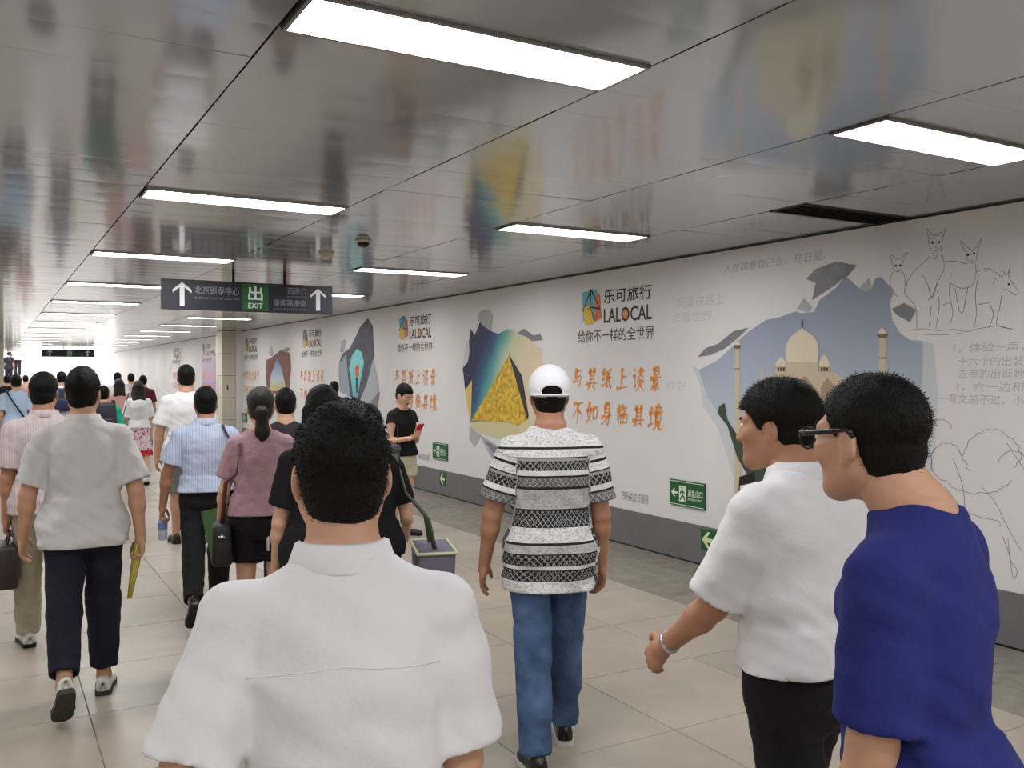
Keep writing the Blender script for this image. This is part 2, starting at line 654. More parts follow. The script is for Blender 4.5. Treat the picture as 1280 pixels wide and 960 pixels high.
def text_geo(s, bold=0.0, shear=0.0):
    cu = bpy.data.curves.new('t', 'FONT')
    cu.body = s
    cu.size = 1
    cu.offset = bold
    cu.shear = shear
    cu.resolution_u = 2
    ob = bpy.data.objects.new('t', cu)
    COL.objects.link(ob)
    dg = bpy.context.evaluated_depsgraph_get()
    me = bpy.data.meshes.new_from_object(ob.evaluated_get(dg))
    v = np.array([p.co[:2] for p in me.vertices]) if len(me.vertices) else np.zeros((1, 2))
    f = [tuple(p.vertices) for p in me.polygons]
    bpy.data.objects.remove(ob)
    bpy.data.curves.remove(cu)
    bpy.data.meshes.remove(me)
    return v, f


def text_fit(s, x0, x1, y0, y1, bold=0.0, shear=0.0):
    """text outline scaled into a rectangle -> 2D verts, faces"""
    v, f = text_geo(s, bold, shear)
    lo, hi = v.min(0), v.max(0)
    v = (v - lo) / (hi - lo + 1e-9)
    return v * np.array((x1 - x0, y1 - y0)) + np.array((x0, y0)), f


def wall_text(name, s, pl, pr, layer, m, parent, bold=0.0, shear=0.0):
    """pl = (u, v_top, v_bottom) at the left end, pr = u at the right end (pixels)"""
    ya, zt = on_wall(pl[0], pl[1])
    _, zb = on_wall(pl[0], pl[2])
    yb, _ = on_wall(pr, pl[1])
    v, f = text_fit(s, 0, ya - yb, zb, zt, bold, shear)
    me = pydata(name, [(LX(layer), ya - x, z) for x, z in v], f)
    o = link(name, me, m, parent)
    if name == 'handwritten_line':
        o['kind'] = 'stuff'
    return o


BRUSH = {
    '与': [[(.32, .82), (.78, .88)], [(.33, .97), (.28, .55), (.5, .56), (.78, .62), (.72, .2), (.5, .16)], [(.03, .33), (.62, .42)]],
    '其': [[(.15, .76), (.85, .82)], [(.32, .95), (.32, .3)], [(.68, .97), (.68, .3)], [(.32, .62), (.68, .65)], [(.32, .46), (.68, .49)], [(.03, .26), (.97, .33)], [(.36, .2), (.14, .0)], [(.62, .2), (.87, .02)]],
    '纸': [[(.26, .97), (.1, .7), (.3, .72), (.08, .42), (.34, .5)], [(.04, .12), (.36, .28)], [(.9, .94), (.5, .82)], [(.53, .82), (.5, .1), (.66, .22)], [(.5, .52), (.97, .57)], [(.68, .8), (.75, .35), (.9, .05), (.99, .22)]],
    '上': [[(.45, .98), (.43, .12)], [(.45, .56), (.82, .62)], [(.02, .06), (.98, .14)]],
    '谈': [[(.1, .92), (.2, .8)], [(.03, .58), (.22, .62), (.2, .12), (.33, .28)], [(.45, .85), (.5, .7)], [(.87, .9), (.75, .72)], [(.65, .98), (.62, .7), (.4, .5)], [(.65, .7), (.92, .54)], [(.42, .42), (.48, .28)], [(.9, .45), (.78, .3)], [(.65, .5), (.6, .25), (.36, .0)], [(.64, .28), (.98, .02)]],
    '景': [[(.3, .97), (.3, .68)], [(.3, .95), (.7, .98), (.7, .68)], [(.3, .82), (.7, .84)], [(.3, .69), (.7, .71)], [(.5, .66), (.53, .58)], [(.05, .52), (.95, .58)], [(.32, .45), (.34, .28)], [(.32, .44), (.68, .47), (.66, .28)], [(.34, .29), (.66, .31)], [(.5, .28), (.5, .0), (.4, .07)], [(.33, .2), (.15, .03)], [(.67, .2), (.87, .05)]],
    '不': [[(.08, .84), (.92, .9)], [(.56, .87), (.36, .55), (.05, .28)], [(.5, .66), (.5, -.02)], [(.6, .55), (.92, .3)]],
    '如': [[(.3, .97), (.12, .45), (.45, .08)], [(.42, .7), (.28, .3), (.03, .02)], [(.02, .56), (.52, .66)], [(.6, .7), (.62, .2)], [(.6, .68), (.95, .73), (.9, .22)], [(.62, .24), (.92, .27)]],
    '身': [[(.52, 1.02), (.42, .88)], [(.32, .88), (.3, .33)], [(.32, .86), (.7, .89), (.68, .02), (.52, .12)], [(.32, .7), (.68, .72)], [(.32, .54), (.68, .56)], [(.06, .31), (.9, .43)], [(.84, .52), (.45, .2), (.08, .0)]],
    '临': [[(.08, .8), (.08, .2)], [(.22, .97), (.22, .02)], [(.52, .99), (.35, .62)], [(.45, .8), (.93, .84)], [(.62, .72), (.76, .6)], [(.4, .5), (.4, .08)], [(.4, .48), (.94, .51), (.9, .08)], [(.65, .48), (.65, .1)], [(.4, .1), (.92, .13)]],
    '境': [[(.18, .87), (.18, .2)], [(.02, .6), (.36, .65)], [(.0, .12), (.38, .25)], [(.65, 1.0), (.69, .9)], [(.44, .84), (.92, .88)], [(.55, .8), (.6, .7)], [(.81, .83), (.72, .7)], [(.4, .65), (.98, .7)], [(.5, .58), (.5, .32)], [(.5, .58), (.86, .6), (.84, .32)], [(.5, .46), (.84, .47)], [(.5, .33), (.84, .34)], [(.6, .3), (.55, .12), (.36, -.02)], [(.74, .3), (.75, .08), (.98, .03), (1.0, .2)]],
}


def brush_text(name, s, ya, yb, zb, zt, layer, m, parent, seed=1):
    rg = random.Random(seed)
    n = len(s)
    cw = (ya - yb) / n
    for i, ch in enumerate(s):
        V, Fc = [], []
        sc = 0.86 + 0.16 * rg.random()
        for st in BRUSH[ch]:
            pts = []
            for (x, y) in catmull(st, 5):
                x = (x - .5) * 0.8 * sc + 0.10 * (y - 0.5) + .5
                y = (y - .5) * sc + .5
                pts.append(np.array(((i + x) * cw, zb + (zt - zb) * y)))
            v, f = ribbon([pts], cw * 0.15 * (0.8 + 0.4 * rg.random()), taper=0.6)
            k = len(V)
            V += v
            Fc += [tuple(q + k for q in g) for g in f]
        link(name, pydata(name, [(LX(layer), ya - p[0], p[1]) for p in V], Fc), m, parent)


P_BLACK = paint((34, 32, 34))
P_ORANGE = paint((232, 148, 66))
P_GREY = paint((128, 130, 136))
P_LGREY = paint((176, 180, 186))
P_PALE = paint((205, 208, 213))
P_LINE = paint((150, 150, 152))
P_FAINT = paint((186, 186, 188))

# lettering block that repeats every five metres along the wall
B0 = empty('advertisement_lettering', (WALL_X, 7.35, 1.6))


def local_children(root):
    t = Matrix.Translation(-Vector(root.location))
    for c in root.children:
        c.data.transform(t)
        for g in c.children:
            g.data.transform(t)


icon = px_poly('logo_mark', [(728, 366), (746, 361), (750, 398), (729, 402)], 2, paint((112, 176, 196)), B0)
px_poly('logo_stripe', [(728, 386), (738, 380), (743, 405), (732, 406)], 3, paint((226, 190, 70)), icon)
px_poly('logo_stripe', [(744, 370), (750, 368), (752, 398), (744, 402)], 3, paint((222, 120, 60)), icon)
px_lines('logo_outline', [[(739, 362), (728.5, 390), (739, 384), (743, 402), (750, 385), (739, 362)], [(739, 362), (738, 384)], [(740, 384), (750, 386)]], 0.016, 4, P_BLACK, icon, smooth=1)
wall_text('company_characters', '乐可旅行', (755, 362.6, 380), 815, 3, P_BLACK, B0, bold=0.012)
wall_text('company_letters', 'LALOCAL', (755, 386, 404), 815, 3, P_BLACK, B0, bold=0.012)
px_poly('letter_disc', [(781 + 4.2 * math.cos(a), 392.5 + 8.5 * math.sin(a)) for a in np.linspace(0, 2 * math.pi, 18)[:-1]], 2, P_ORANGE, B0)
wall_text('tagline', '给你不一样的全世界', (723, 413.5, 428.6), 818, 3, paint((70, 70, 74)), B0)
ya, zt = on_wall(714, 458)
yb, _ = on_wall(831, 458)
_, zb = on_wall(714, 488)
brush_text('slogan_character', '与其纸上谈景', ya, yb, zb, zt, 3, P_ORANGE, B0, 1)
_, zt2 = on_wall(714, 500)
_, zb2 = on_wall(714, 528)
brush_text('slogan_character', '不如身临其境', ya, yb, zb2, zt2, 3, P_ORANGE, B0, 2)
wall_text('caption', '扫码关注订阅号', (777, 613, 624), 811, 3, paint((140, 140, 144)), B0)
local_children(B0)
LET_LAB = ['orange brush slogan and travel logo on the wall beside the white-domed palace picture',
           'orange slogan and logo on the wall behind the woman with the red phone',
           'logo and orange slogan on the wall between the ice cave and red rock pictures',
           'small logo and slogan print next to the pale clad column',
           'faint logo and slogan print beyond the pale column',
           'faintest logo and slogan print far along the wall']
tag(B0, LET_LAB[0], 'advertisement', 'advertisement lettering on the wall')
for k in range(1, 6):
    if k == 3:
        off = 14.7
    else:
        off = 4.97 * k
    r = B0.copy()
    COL.objects.link(r)
    r.location.y += off
    r['label'] = LET_LAB[k]
    for ch in B0.children:
        c = ch.copy()
        COL.objects.link(c)
        c.parent = r
        for g in ch.children:
            d = g.copy()
            COL.objects.link(d)
            d.parent = c


def picture(name, label):
    return tag(empty(name, (WALL_X, 0, 0)), label, 'wall picture')


def finish_picture(e, y, z):
    e.location = (WALL_X, y, z)
    local_children(e)


# --- palace picture behind torn paper
E = picture('palace_picture', 'large wall print of a white domed palace seen through torn paper')
k = dict(dx=860, dy=300, s=4.0)
m_sky = ramp_paint('print_palace_sky', [(0, (206, 205, 214)), (0.45, (178, 187, 202)), (1, (138, 152, 172))], 0, 1, 0.9, 2.35)
sky = px_poly('sky', [(55, 650), (150, 600), (300, 460), (390, 400), (460, 385), (545, 355), (560, 366), (630, 360), (660, 300), (740, 240), (790, 180), (830, 220), (880, 260), (915, 245), (940, 190), (965, 185), (1030, 255), (1010, 310), (1020, 400), (1060, 465), (1110, 500), (1175, 505), (1172, 760), (1165, 1200), (900, 1290), (600, 1260), (330, 1230), (248, 1084), (200, 930), (100, 790)], 2, m_sky, E, **k)
CREAM, CREAM2, CREAM3 = paint((226, 214, 190)), paint((206, 191, 163)), paint((166, 148, 124))
px_poly('main_block', [(440, 660), (735, 660), (780, 700), (790, 1200), (330, 1200), (340, 730), (400, 690)], 3, CREAM2, E, **k)
px_poly('dome_drum', [(497, 590), (655, 590), (655, 664), (497, 664)], 4, CREAM2, E, **k)
dome = [(497, 610), (490, 560), (497, 515), (520, 480), (550, 458), (573, 440), (596, 458), (630, 480), (652, 515), (658, 560), (652, 610)]
px_poly('dome', dome, 5, CREAM, E, **k)
px_lines('finial', [[(573, 442), (573, 400)]], 0.012, 5, P_BLACK, E, smooth=1, **k)
for cx, w, yb_, yt in ((468, 27, 628, 590), (685, 27, 628, 582)):
    ch = px_poly('small_dome', [(cx - w, yb_), (cx - w * .95, yb_ - 16), (cx - w * .5, yt + 6), (cx, yt - 10), (cx + w * .5, yt + 6), (cx + w * .95, yb_ - 16), (cx + w, yb_)], 5, CREAM, E, **k)
    px_poly('kiosk', [(cx - w * .9, yb_), (cx + w * .9, yb_), (cx + w * .9, yb_ + 36), (cx - w * .9, yb_ + 36)], 5, CREAM2, E, **k)
    for q in (-.5, 0, .5):
        px_poly('kiosk_arch', [(cx + q * w - 5, yb_ + 8), (cx + q * w + 5, yb_ + 8), (cx + q * w + 5, yb_ + 28), (cx + q * w - 5, yb_ + 28)], 6, paint((110, 66, 50)), E, **k)
for cx in (585, 700):
    w, t = (42, 690) if cx == 585 else (34, 700)
    ar = px_poly('arch', [(cx - w, 900), (cx - w, t + 40), (cx - w * .6, t + 12), (cx, t - 10), (cx + w * .6, t + 12), (cx + w, t + 40), (cx + w, 900)], 5, CREAM3, E, **k)
for cx, w0, t, bt in ((249, 13, 525, 770), (974, 20, 470, 700)):
    mi = px_poly('minaret', [(cx - w0 * .8, t), (cx + w0 * .8, t), (cx + w0 * 1.3, bt + 500), (cx - w0 * 1.3, bt + 500)], 4, CREAM2, E, **k)
    px_poly('minaret_cap', [(cx - w0 * 1.2, t), (cx - w0 * .7, t - 18), (cx, t - 34), (cx + w0 * .7, t - 18), (cx + w0 * 1.2, t)], 5, CREAM, mi, **k)
    px_poly('balcony', [(cx - w0 * 1.4, t), (cx + w0 * 1.4, t), (cx + w0, t + 18), (cx - w0, t + 18)], 6, paint((120, 96, 80)), mi, **k)
    px_poly('balcony', [(cx - w0 * 1.2, t + 115), (cx + w0 * 1.2, t + 115), (cx + w0, t + 124), (cx - w0, t + 124)], 6, CREAM3, mi, **k)
px_poly('small_tower', [(366, 1100), (366, 660), (372, 640), (380, 660), (380, 1100)], 4, CREAM2, E, **k)
px_poly('garden', [(160, 830), (185, 815), (200, 900), (330, 1100), (790, 1100), (1000, 1040), (1165, 1060), (1165, 1200), (900, 1290), (600, 1260), (330, 1230), (248, 1084), (200, 930), (150, 865)], 6, paint((64, 78, 62)), E, **k)
m_flap = ramp_paint('print_flap', [(0, (96, 98, 106)), (1, (168, 170, 176))], 0.6, 0.8, 4.6, 5.6, grain=(6, .5))
px_poly('torn_flap', [(592, 195), (640, 145), (740, 108), (845, 126), (805, 175), (770, 195), (735, 225), (690, 255), (622, 300), (640, 215)], 3, m_flap, E, **k)
px_poly('torn_flap', [(50, 585), (90, 540), (150, 520), (230, 455), (305, 438), (255, 485), (180, 545), (110, 575)], 3, P_GREY, E, **k)
px_poly('torn_flap', [(545, 345), (580, 290), (622, 338), (600, 360)], 3, P_LGREY, E, **k)
px_poly('torn_flap', [(1020, 345), (1080, 315), (1142, 350), (1110, 410), (1045, 375)], 3, P_GREY, E, **k)
px_poly('torn_flap', [(860, 235), (905, 190), (915, 240), (880, 260)], 3, P_LGREY, E, **k)
px_poly('paper_edge', [(55, 650), (20, 620), (60, 720), (75, 830), (150, 940), (190, 1060), (225, 1180), (270, 1250), (330, 1230), (248, 1084), (200, 930), (100, 790)], 1, P_PALE, E, **k)
px_poly('paper_edge', [(1175, 505), (1172, 760), (1165, 1200), (1230, 1150), (1250, 800), (1230, 520)], 1, P_PALE, E, **k)
px_poly('printed_scrap', [(925, 596), (944, 590), (946, 622), (932, 630), (924, 615)], 7, P_BLACK, E)
px_poly('printed_scrap', [(926, 607), (945, 603), (945, 609), (926, 612)], 8, paint((235, 235, 238)), E)
finish_picture(E, 5.0, 1.7)

# --- pyramid picture
E = picture('pyramid_picture', 'wall print of a golden pyramid under a starry sky seen through torn paper')
k = dict(dx=560, dy=360, s=4.0)
m_night = ramp_paint('print_night_sky', [(0, (224, 206, 176)), (.25, (206, 214, 178)), (.42, (98, 172, 170)), (.58, (40, 96, 130)), (.75, (38, 44, 96)), (1, (30, 24, 52))], 1.0, 0.62, 9.5 + 1.0, 10.9 + 1.1, stars=True, grain=(2.5, .25))
px_poly('sky', [(75, 400), (100, 370), (108, 320), (105, 270), (115, 205), (135, 235), (160, 170), (215, 215), (250, 230), (300, 205), (370, 225), (420, 270), (475, 310), (470, 360), (485, 430), (470, 640), (400, 690), (115, 690), (95, 560), (85, 500)], 2, m_night, E, **k)
m_gold = mat('print_gold_blocks', (214, 176, 62), 0.5, var=(16, 0.5), spec=.3)
px_poly('pyramid_face', [(305, 338), (398, 655), (350, 690), (300, 672), (115, 662), (150, 610)], 4, m_gold, E, **k)
px_poly('pyramid_shade', [(305, 330), (372, 440), (405, 640), (398, 660)], 5, paint((56, 54, 60)), E, **k)
px_poly('pyramid_face', [(88, 512), (122, 458), (116, 660), (98, 600)], 4, paint((222, 196, 110)), E, **k)
px_poly('sand', [(112, 668), (300, 674), (350, 692), (405, 660), (440, 700), (400, 760), (330, 745), (250, 752), (180, 730), (120, 700)], 5, paint((214, 206, 160)), E, **k)
px_poly('torn_flap', [(145, 150), (165, 115), (185, 108), (215, 115), (226, 142), (215, 215), (185, 195), (160, 170)], 3, P_LGREY, E, **k)
px_poly('torn_flap', [(345, 228), (380, 203), (430, 238), (462, 228), (476, 260), (420, 266), (390, 242)], 3, P_GREY, E, **k)
px_poly('torn_flap', [(108, 690), (180, 745), (250, 790), (310, 900), (335, 960), (270, 950), (225, 860), (180, 780), (165, 740), (135, 795), (108, 760)], 3, P_LGREY, E, **k)
px_poly('torn_flap', [(180, 760), (240, 790), (300, 880), (260, 870)], 4, P_GREY, E, **k)
px_poly('paper_edge', [(85, 500), (70, 420), (85, 300), (100, 260), (108, 320), (100, 370), (75, 400)], 1, P_PALE, E, **k)
finish_picture(E, 9.75, 1.7)

# --- ice cave picture
E = picture('ice_cave_picture', 'narrow wall print of a turquoise ice cave with an orange climber')
k = dict(dx=400, dy=360, s=4.0)
m_rock = mat('print_dark_ice', (84, 84, 94), .5, var=(6, .35), spec=.3)
px_poly('rock', [(95, 380), (110, 330), (150, 300), (185, 230), (200, 195), (240, 150), (265, 190), (270, 330), (265, 440), (235, 520), (195, 575), (150, 540), (100, 520), (95, 430)], 2, m_rock, E, **k)
px_poly('pale_ice', [(95, 380), (132, 330), (140, 430), (152, 545), (100, 520)], 3, paint((150, 166, 176)), E, **k)
m_tq = ramp_paint('print_turquoise', [(0, (40, 130, 150)), (1, (130, 214, 214))], 0, 1, 1.0, 2.1, grain=(5, .5))
px_poly('cave_mouth', [(146, 400), (160, 340), (185, 303), (208, 320), (221, 370), (212, 430), (197, 500), (188, 550), (166, 540), (158, 470)], 4, m_tq, E, **k)
px_poly('climber', [(176, 400), (188, 378), (199, 398), (194, 440), (188, 462), (178, 440)], 5, paint((222, 100, 40)), E, **k)
px_poly('climber_legs', [(180, 448), (192, 448), (189, 525), (182, 525)], 5, paint((50, 70, 84)), E, **k)
px_poly('torn_flap', [(195, 575), (235, 480), (268, 350), (295, 480), (292, 560), (262, 615), (228, 585)], 4, P_LGREY, E, **k)
px_poly('torn_flap', [(255, 570), (300, 515), (285, 640), (258, 650)], 5, P_GREY, E, **k)
px_poly('torn_flap', [(100, 320), (108, 262), (130, 256), (122, 320)], 3, P_LGREY, E, **k)
finish_picture(E, 14.75, 1.7)

# --- red rock arch picture
E = picture('rock_arch_picture', 'small wall print of a red rock arch with blue sky')
k = dict(dx=180, dy=320, s=4.923)
px_poly('rock', [(755, 640), (790, 622), (850, 572), (902, 600), (906, 700), (890, 850), (760, 850), (750, 750)], 2, mat('print_red_rock', (124, 72, 62), .5, var=(5, .35), spec=.3), E, **k)
m_bl = ramp_paint('print_blue_sky', [(0, (206, 190, 110)), (.3, (196, 214, 220)), (1, (50, 100, 176))], 0, 1, 1.35, 2.1)
px_poly('sky', [(820, 628), (848, 690), (872, 800), (868, 830), (772, 830), (785, 720)], 3, m_bl, E, **k)
px_poly('torn_flap', [(768, 598), (788, 548), (798, 600), (790, 622)], 3, P_LGREY, E, **k)
px_poly('torn_flap', [(845, 585), (880, 562), (902, 568), (880, 595)], 3, P_GREY, E, **k)
finish_picture(E, 19.7, 1.7)

# --- pale purple picture beyond the column and a second beyond it
E = picture('purple_picture', 'pale purple wall print beyond the clad column')
px_poly('purple_field', [(252, 445), (262, 440), (270, 448), (270, 490), (253, 490)], 2, ramp_paint('print_purple', [(0, (170, 130, 190)), (1, (216, 200, 216))], 0, 1, 1.0, 2.4), E)
px_poly('torn_flap', [(262, 440), (268, 436), (270, 446)], 3, P_GREY, E)
px_lines('sketch_lines', [[(218, 455), (226, 440), (222, 470)], [(212, 470), (216, 450)]], 0.05, 2, P_LINE, E)
finish_picture(E, 27, 1.7)

# --- line drawing of animals and handwriting at the near end of the wall
E = tag(empty('kangaroo_sketch', (WALL_X, 3, 2)), 'thin grey line drawing of four kangaroos on the white wall', 'drawing')
k = dict(dx=1080, dy=250, s=3.555)
A = [  # small one at the left
    [(125, 275), (118, 240), (140, 262), (160, 262), (195, 232), (172, 275)], [(125, 275), (128, 300), (148, 320), (168, 305), (172, 275)],
    [(130, 318), (118, 350), (122, 400), (150, 430)], [(168, 312), (182, 350), (180, 420)]]
B = [  # tall one
    [(288, 170), (278, 125), (305, 155), (330, 155), (362, 128), (348, 172)], [(288, 170), (290, 205), (318, 228), (345, 205), (348, 172)],
    [(295, 225), (288, 255), (230, 310), (195, 360), (185, 410)], [(343, 220), (352, 260), (355, 310), (325, 370), (300, 440)], [(262, 335), (285, 380), (298, 430), (318, 400), (330, 350)],
    [(305, 235), (318, 262), (328, 238)], [(285, 445), (310, 430)], [(185, 420), (230, 480), (235, 570)], [(325, 400), (335, 470), (320, 570)], [(300, 470), (290, 560)]]
Cc = [  # third
    [(455, 235), (428, 182), (475, 222), (490, 220), (523, 170), (502, 240)], [(455, 235), (460, 265), (480, 280), (500, 265), (502, 240)],
    [(352, 275), (400, 272), (460, 285)], [(495, 280), (498, 330), (480, 380), (430, 392), (385, 370)], [(405, 390), (415, 450), (425, 490)], [(462, 390), (450, 450), (440, 500), (420, 492)], [(385, 320), (380, 420), (395, 500), (380, 560)], [(345, 470), (380, 455)]]
D = [  # fourth, head to the right
    [(500, 320), (550, 305), (590, 325), (615, 345), (615, 310), (635, 335), (650, 298), (645, 345), (685, 405), (670, 422), (640, 400), (615, 400)],
    [(510, 330), (495, 420), (500, 500), (490, 570)], [(615, 400), (605, 470), (590, 540), (600, 560), (660, 575)], [(510, 465), (560, 455)], [(560, 465), (575, 510), (555, 568)], [(585, 345), (575, 375)]]
for nm, ls in (('animal_outline', A), ('animal_outline', B), ('animal_outline', Cc), ('animal_outline', D)):
    px_lines(nm, ls, 0.0045, 1, P_LINE, E, **k)
for (u, v) in ((143, 292), (162, 291), (305, 190), (335, 187), (463, 244), (490, 237), (645, 374)):
    px_poly('drawn_eye', [(u + 6 * math.cos(a), v + 5 * math.sin(a)) for a in np.linspace(0, 6.28, 9)[:-1]], 2, P_BLACK, E, **k)
for (u, v) in ((152, 316), (320, 213), (482, 268)):
    px_poly('drawn_nose', [(u - 4, v - 3), (u + 4, v - 3), (u, v + 4)], 2, P_GREY, E, **k)
px_lines('ground_line', [[(200, 580), (260, 572), (330, 580), (400, 575), (460, 585), (520, 570), (600, 560), (655, 575)], [(240, 595), (330, 600), (440, 592)]], 0.004, 1, P_LINE, E, **k)
finish_picture(E, 3.3, 2.1)
E = tag(empty('handwriting_print', (WALL_X, 3, 1.6)), 'faint grey handwritten lines printed on the wall below the kangaroo sketch', 'lettering')
for i, (t, u0, vt) in enumerate((('1，体验一声，', 1192, 429), ('十六个的出装', 1198, 446), ('去参的出逛她', 1198, 461), ('1，六一边和', 1196, 477), ('一有文前不过，小', 1172, 492))):
    wall_text('handwritten_line', t, (u0, vt, vt + 12), 1280, 1, P_FAINT, E, shear=0.1)
finish_picture(E, 3.2, 1.75)
E = tag(empty('handwriting_print', (WALL_X, 5, 2.4)), 'faint grey row of handwritten characters above the palace picture', 'lettering')
wall_text('handwritten_line', '人在国春自己去，是日夏。', (905, 331, 342), 1033, 1, P_FAINT, E, shear=0.1)
finish_picture(E, 5.0, 2.4)
E = tag(empty('handwriting_print', (WALL_X, 8, 2.3)), 'very faint handwritten characters over the travel logo near the ceiling', 'lettering')
wall_text('handwritten_line', '风景在路上', (846, 372, 386), 905, 1, P_PALE, E, shear=0.1)
wall_text('handwritten_line', '去看世界', (840, 392, 404), 890, 1, P_PALE, E, shear=0.1)
wall_text('handwritten_line', '你好', (833, 476, 488), 858, 1, P_PALE, E, shear=0.1)
finish_picture(E, 7, 2.2)
E = tag(empty('tree_sketch', (WALL_X, 3, 1.2)), 'thin grey line drawing of leafy trees low on the wall at the right', 'drawing')
k = dict(dx=1080, dy=440, s=3.0)
rg = random.Random(5)


def squiggle(cx, cy, rx, ry, a0, a1, n):
    return [(cx + rx * math.cos(a) * (1 + .07 * rg.uniform(-1, 1)), cy + ry * math.sin(a) * (1 + .07 * rg.uniform(-1, 1))) for a in np.linspace(a0, a1, n)]


ls = [squiggle(480, 385, 105, 90, 2.4, 6.9, 34), squiggle(310, 410, 60, 70, 1.5, 6.0, 22), squiggle(430, 470, 120, 60, 0.2, 2.8, 20), squiggle(290, 300, 40, 45, 2.5, 6.0, 14), squiggle(560, 440, 60, 70, 3.5, 5.5, 12),
      [(335, 400), (370, 500), (380, 600), (395, 670)], [(250, 455), (262, 520), (275, 600)], [(440, 505), (490, 560), (540, 660), (590, 745)], [(535, 340), (600, 440)], [(300, 500), (345, 560), (395, 640)],
      [(310, 590), (340, 585), (335, 625), (310, 620), (310, 590)], [(385, 600), (440, 620), (505, 635), (510, 655)], [(520, 690), (545, 760), (560, 850), (575, 820), (550, 780), (540, 700)]]
px_lines('tree_lines', ls, 0.0045, 1, P_LINE, E, smooth=3, **k)
finish_picture(E, 3.2, 1.2)

# ------------------------------------------------------------------ green exit boards on the wall
M_GREEN = mat('exit_green', (22, 92, 52), 0.35)
M_GLOW = mat('exit_pale', (222, 236, 206), 0.4)


def put_wall(name, s2d, faces, y, z, layer_x, m, parent):
    me = pydata(name, [(layer_x, y - p[0], z + p[1]) for p in s2d], faces)
    return link(name, me, m, parent)


def arrow_left(w, h):
    return [(-w / 2, 0), (-w / 2 + h * .5, h / 2), (-w / 2 + h * .5 + h * .22, h / 2), (-w / 2 + h * .42, h * .13), (w / 2, h * .13), (w / 2, -h * .13), (-w / 2 + h * .42, -h * .13), (-w / 2 + h * .72, -h / 2), (-w / 2 + h * .5, -h / 2)]


def exit_board(name, label, y, z, W=0.47, Hh=0.235):
    e = tag(empty(name, (WALL_X, y, z)), label, 'exit sign', 'green emergency exit boards')
    box('board', -0.018, -0.0, -W / 2, W / 2, -Hh / 2, Hh / 2, M_GREEN, e)
    x = -0.0195
    fr = []
    for a, b, c, d in ((-W / 2 + .006, W / 2 - .006, Hh / 2 - .016, Hh / 2 - .010), (-W / 2 + .006, W / 2 - .006, -Hh / 2 + .010, -Hh / 2 + .016)):
        fr.append((x, x + .001, a, b, c, d))
    boxes('border', fr, M_GLOW, e)
    put_wall('arrow', [(p[0] - .165, p[1] + .0) for p in arrow_left(.09, .08)], [tuple(range(9))], 0, 0, x, M_GLOW, e)
    dr = put_wall('door_symbol', [(-.10, -.075), (-.005, -.075), (-.005, .068), (-.10, .068)], [(0, 1, 2, 3)], 0, 0, x, M_GLOW, e)
    lines = [[(-.06, .035), (-.055, .0), (-.05, -.02)], [(-.05, -.02), (-.028, -.035), (-.024, -.062)], [(-.05, -.02), (-.07, -.04), (-.085, -.06)], [(-.056, .02), (-.032, .01), (-.026, -.006)], [(-.058, .022), (-.078, .008), (-.08, -.01)]]
    v, f = ribbon([[np.array(p) for p in l] for l in lines], .014)
    h0 = len(v)
    v += [np.array((-.058 + .011 * math.cos(a), .05 + .011 * math.sin(a))) for a in np.linspace(0, 6.28, 11)[:-1]]
    f.append(tuple(range(h0, h0 + 10)))
    put_wall('running_figure', v, f, 0, 0, x - .001, M_GREEN, dr)
    v, f = text_fit('紧急出口', .02, .215, -.02, .045, .015)
    put_wall('exit_characters', v, f, 0, 0, x, M_GLOW, e)
    v, f = text_fit('EMERGENCY EXIT', .02, .21, -.052, -.032, .01)
    put_wall('exit_letters', v, f, 0, 0, x, M_GLOW, e)
    return e


def arrow_board(label, y, z, S=0.185):
    e = tag(empty('arrow_sign', (WALL_X - 0.012, y, z)), label, 'arrow sign', 'green arrow plates on the skirting')
    box('plate', -0.006, -0.0, -S / 2, S / 2, -S / 2, S / 2, M_GREEN, e)
    put_wall('arrow', arrow_left(S * .84, S * .8), [tuple(range(9))], 0, 0, -.0075, mat('arrow_pale', (224, 232, 178), .4), e)
    return e


y1, z1 = on_wall(860, 617.5)
y2, z2 = on_wall(551, 565)
exit_board('exit_sign', 'green emergency exit board with white arrow, nearest on the wall', y1, z1)
exit_board('exit_sign', 'green emergency exit board on the wall behind the woman with red phone', y2, z1)
exit_board('exit_sign', 'tiny green exit board on the wall near the clad column', 22.72, z1)
ya1, za1 = on_wall(887, 675)
ya2, _ = on_wall(554.5, 598)
arrow_board('green arrow plate on the grey skirting beside the white-shirted man', ya1, 0.235)
arrow_board('small green arrow plate on the skirting near the standing woman', ya2, 0.235)

# ------------------------------------------------------------------ hanging direction signs
M_NAVY = mat('sign_navy', (24, 24, 36), 0.5)
M_SGREEN = mat('sign_green', (26, 86, 38), 0.5)
M_SWHITE = mat('sign_white', (214, 214, 216), 0.5)
M_SDIM = mat('sign_grey_text', (120, 120, 132), 0.5)


def sgn(name, v, f, m, parent, y=-0.042):
    return link(name, pydata(name, [(p[0], y, p[1]) for p in v], f), m, parent)


UP = [(-.12, .09), (0, .21), (.12, .09), (.12, .04), (.03, .13), (.03, -.17), (-.03, -.17), (-.03, .13), (-.12, .04)]


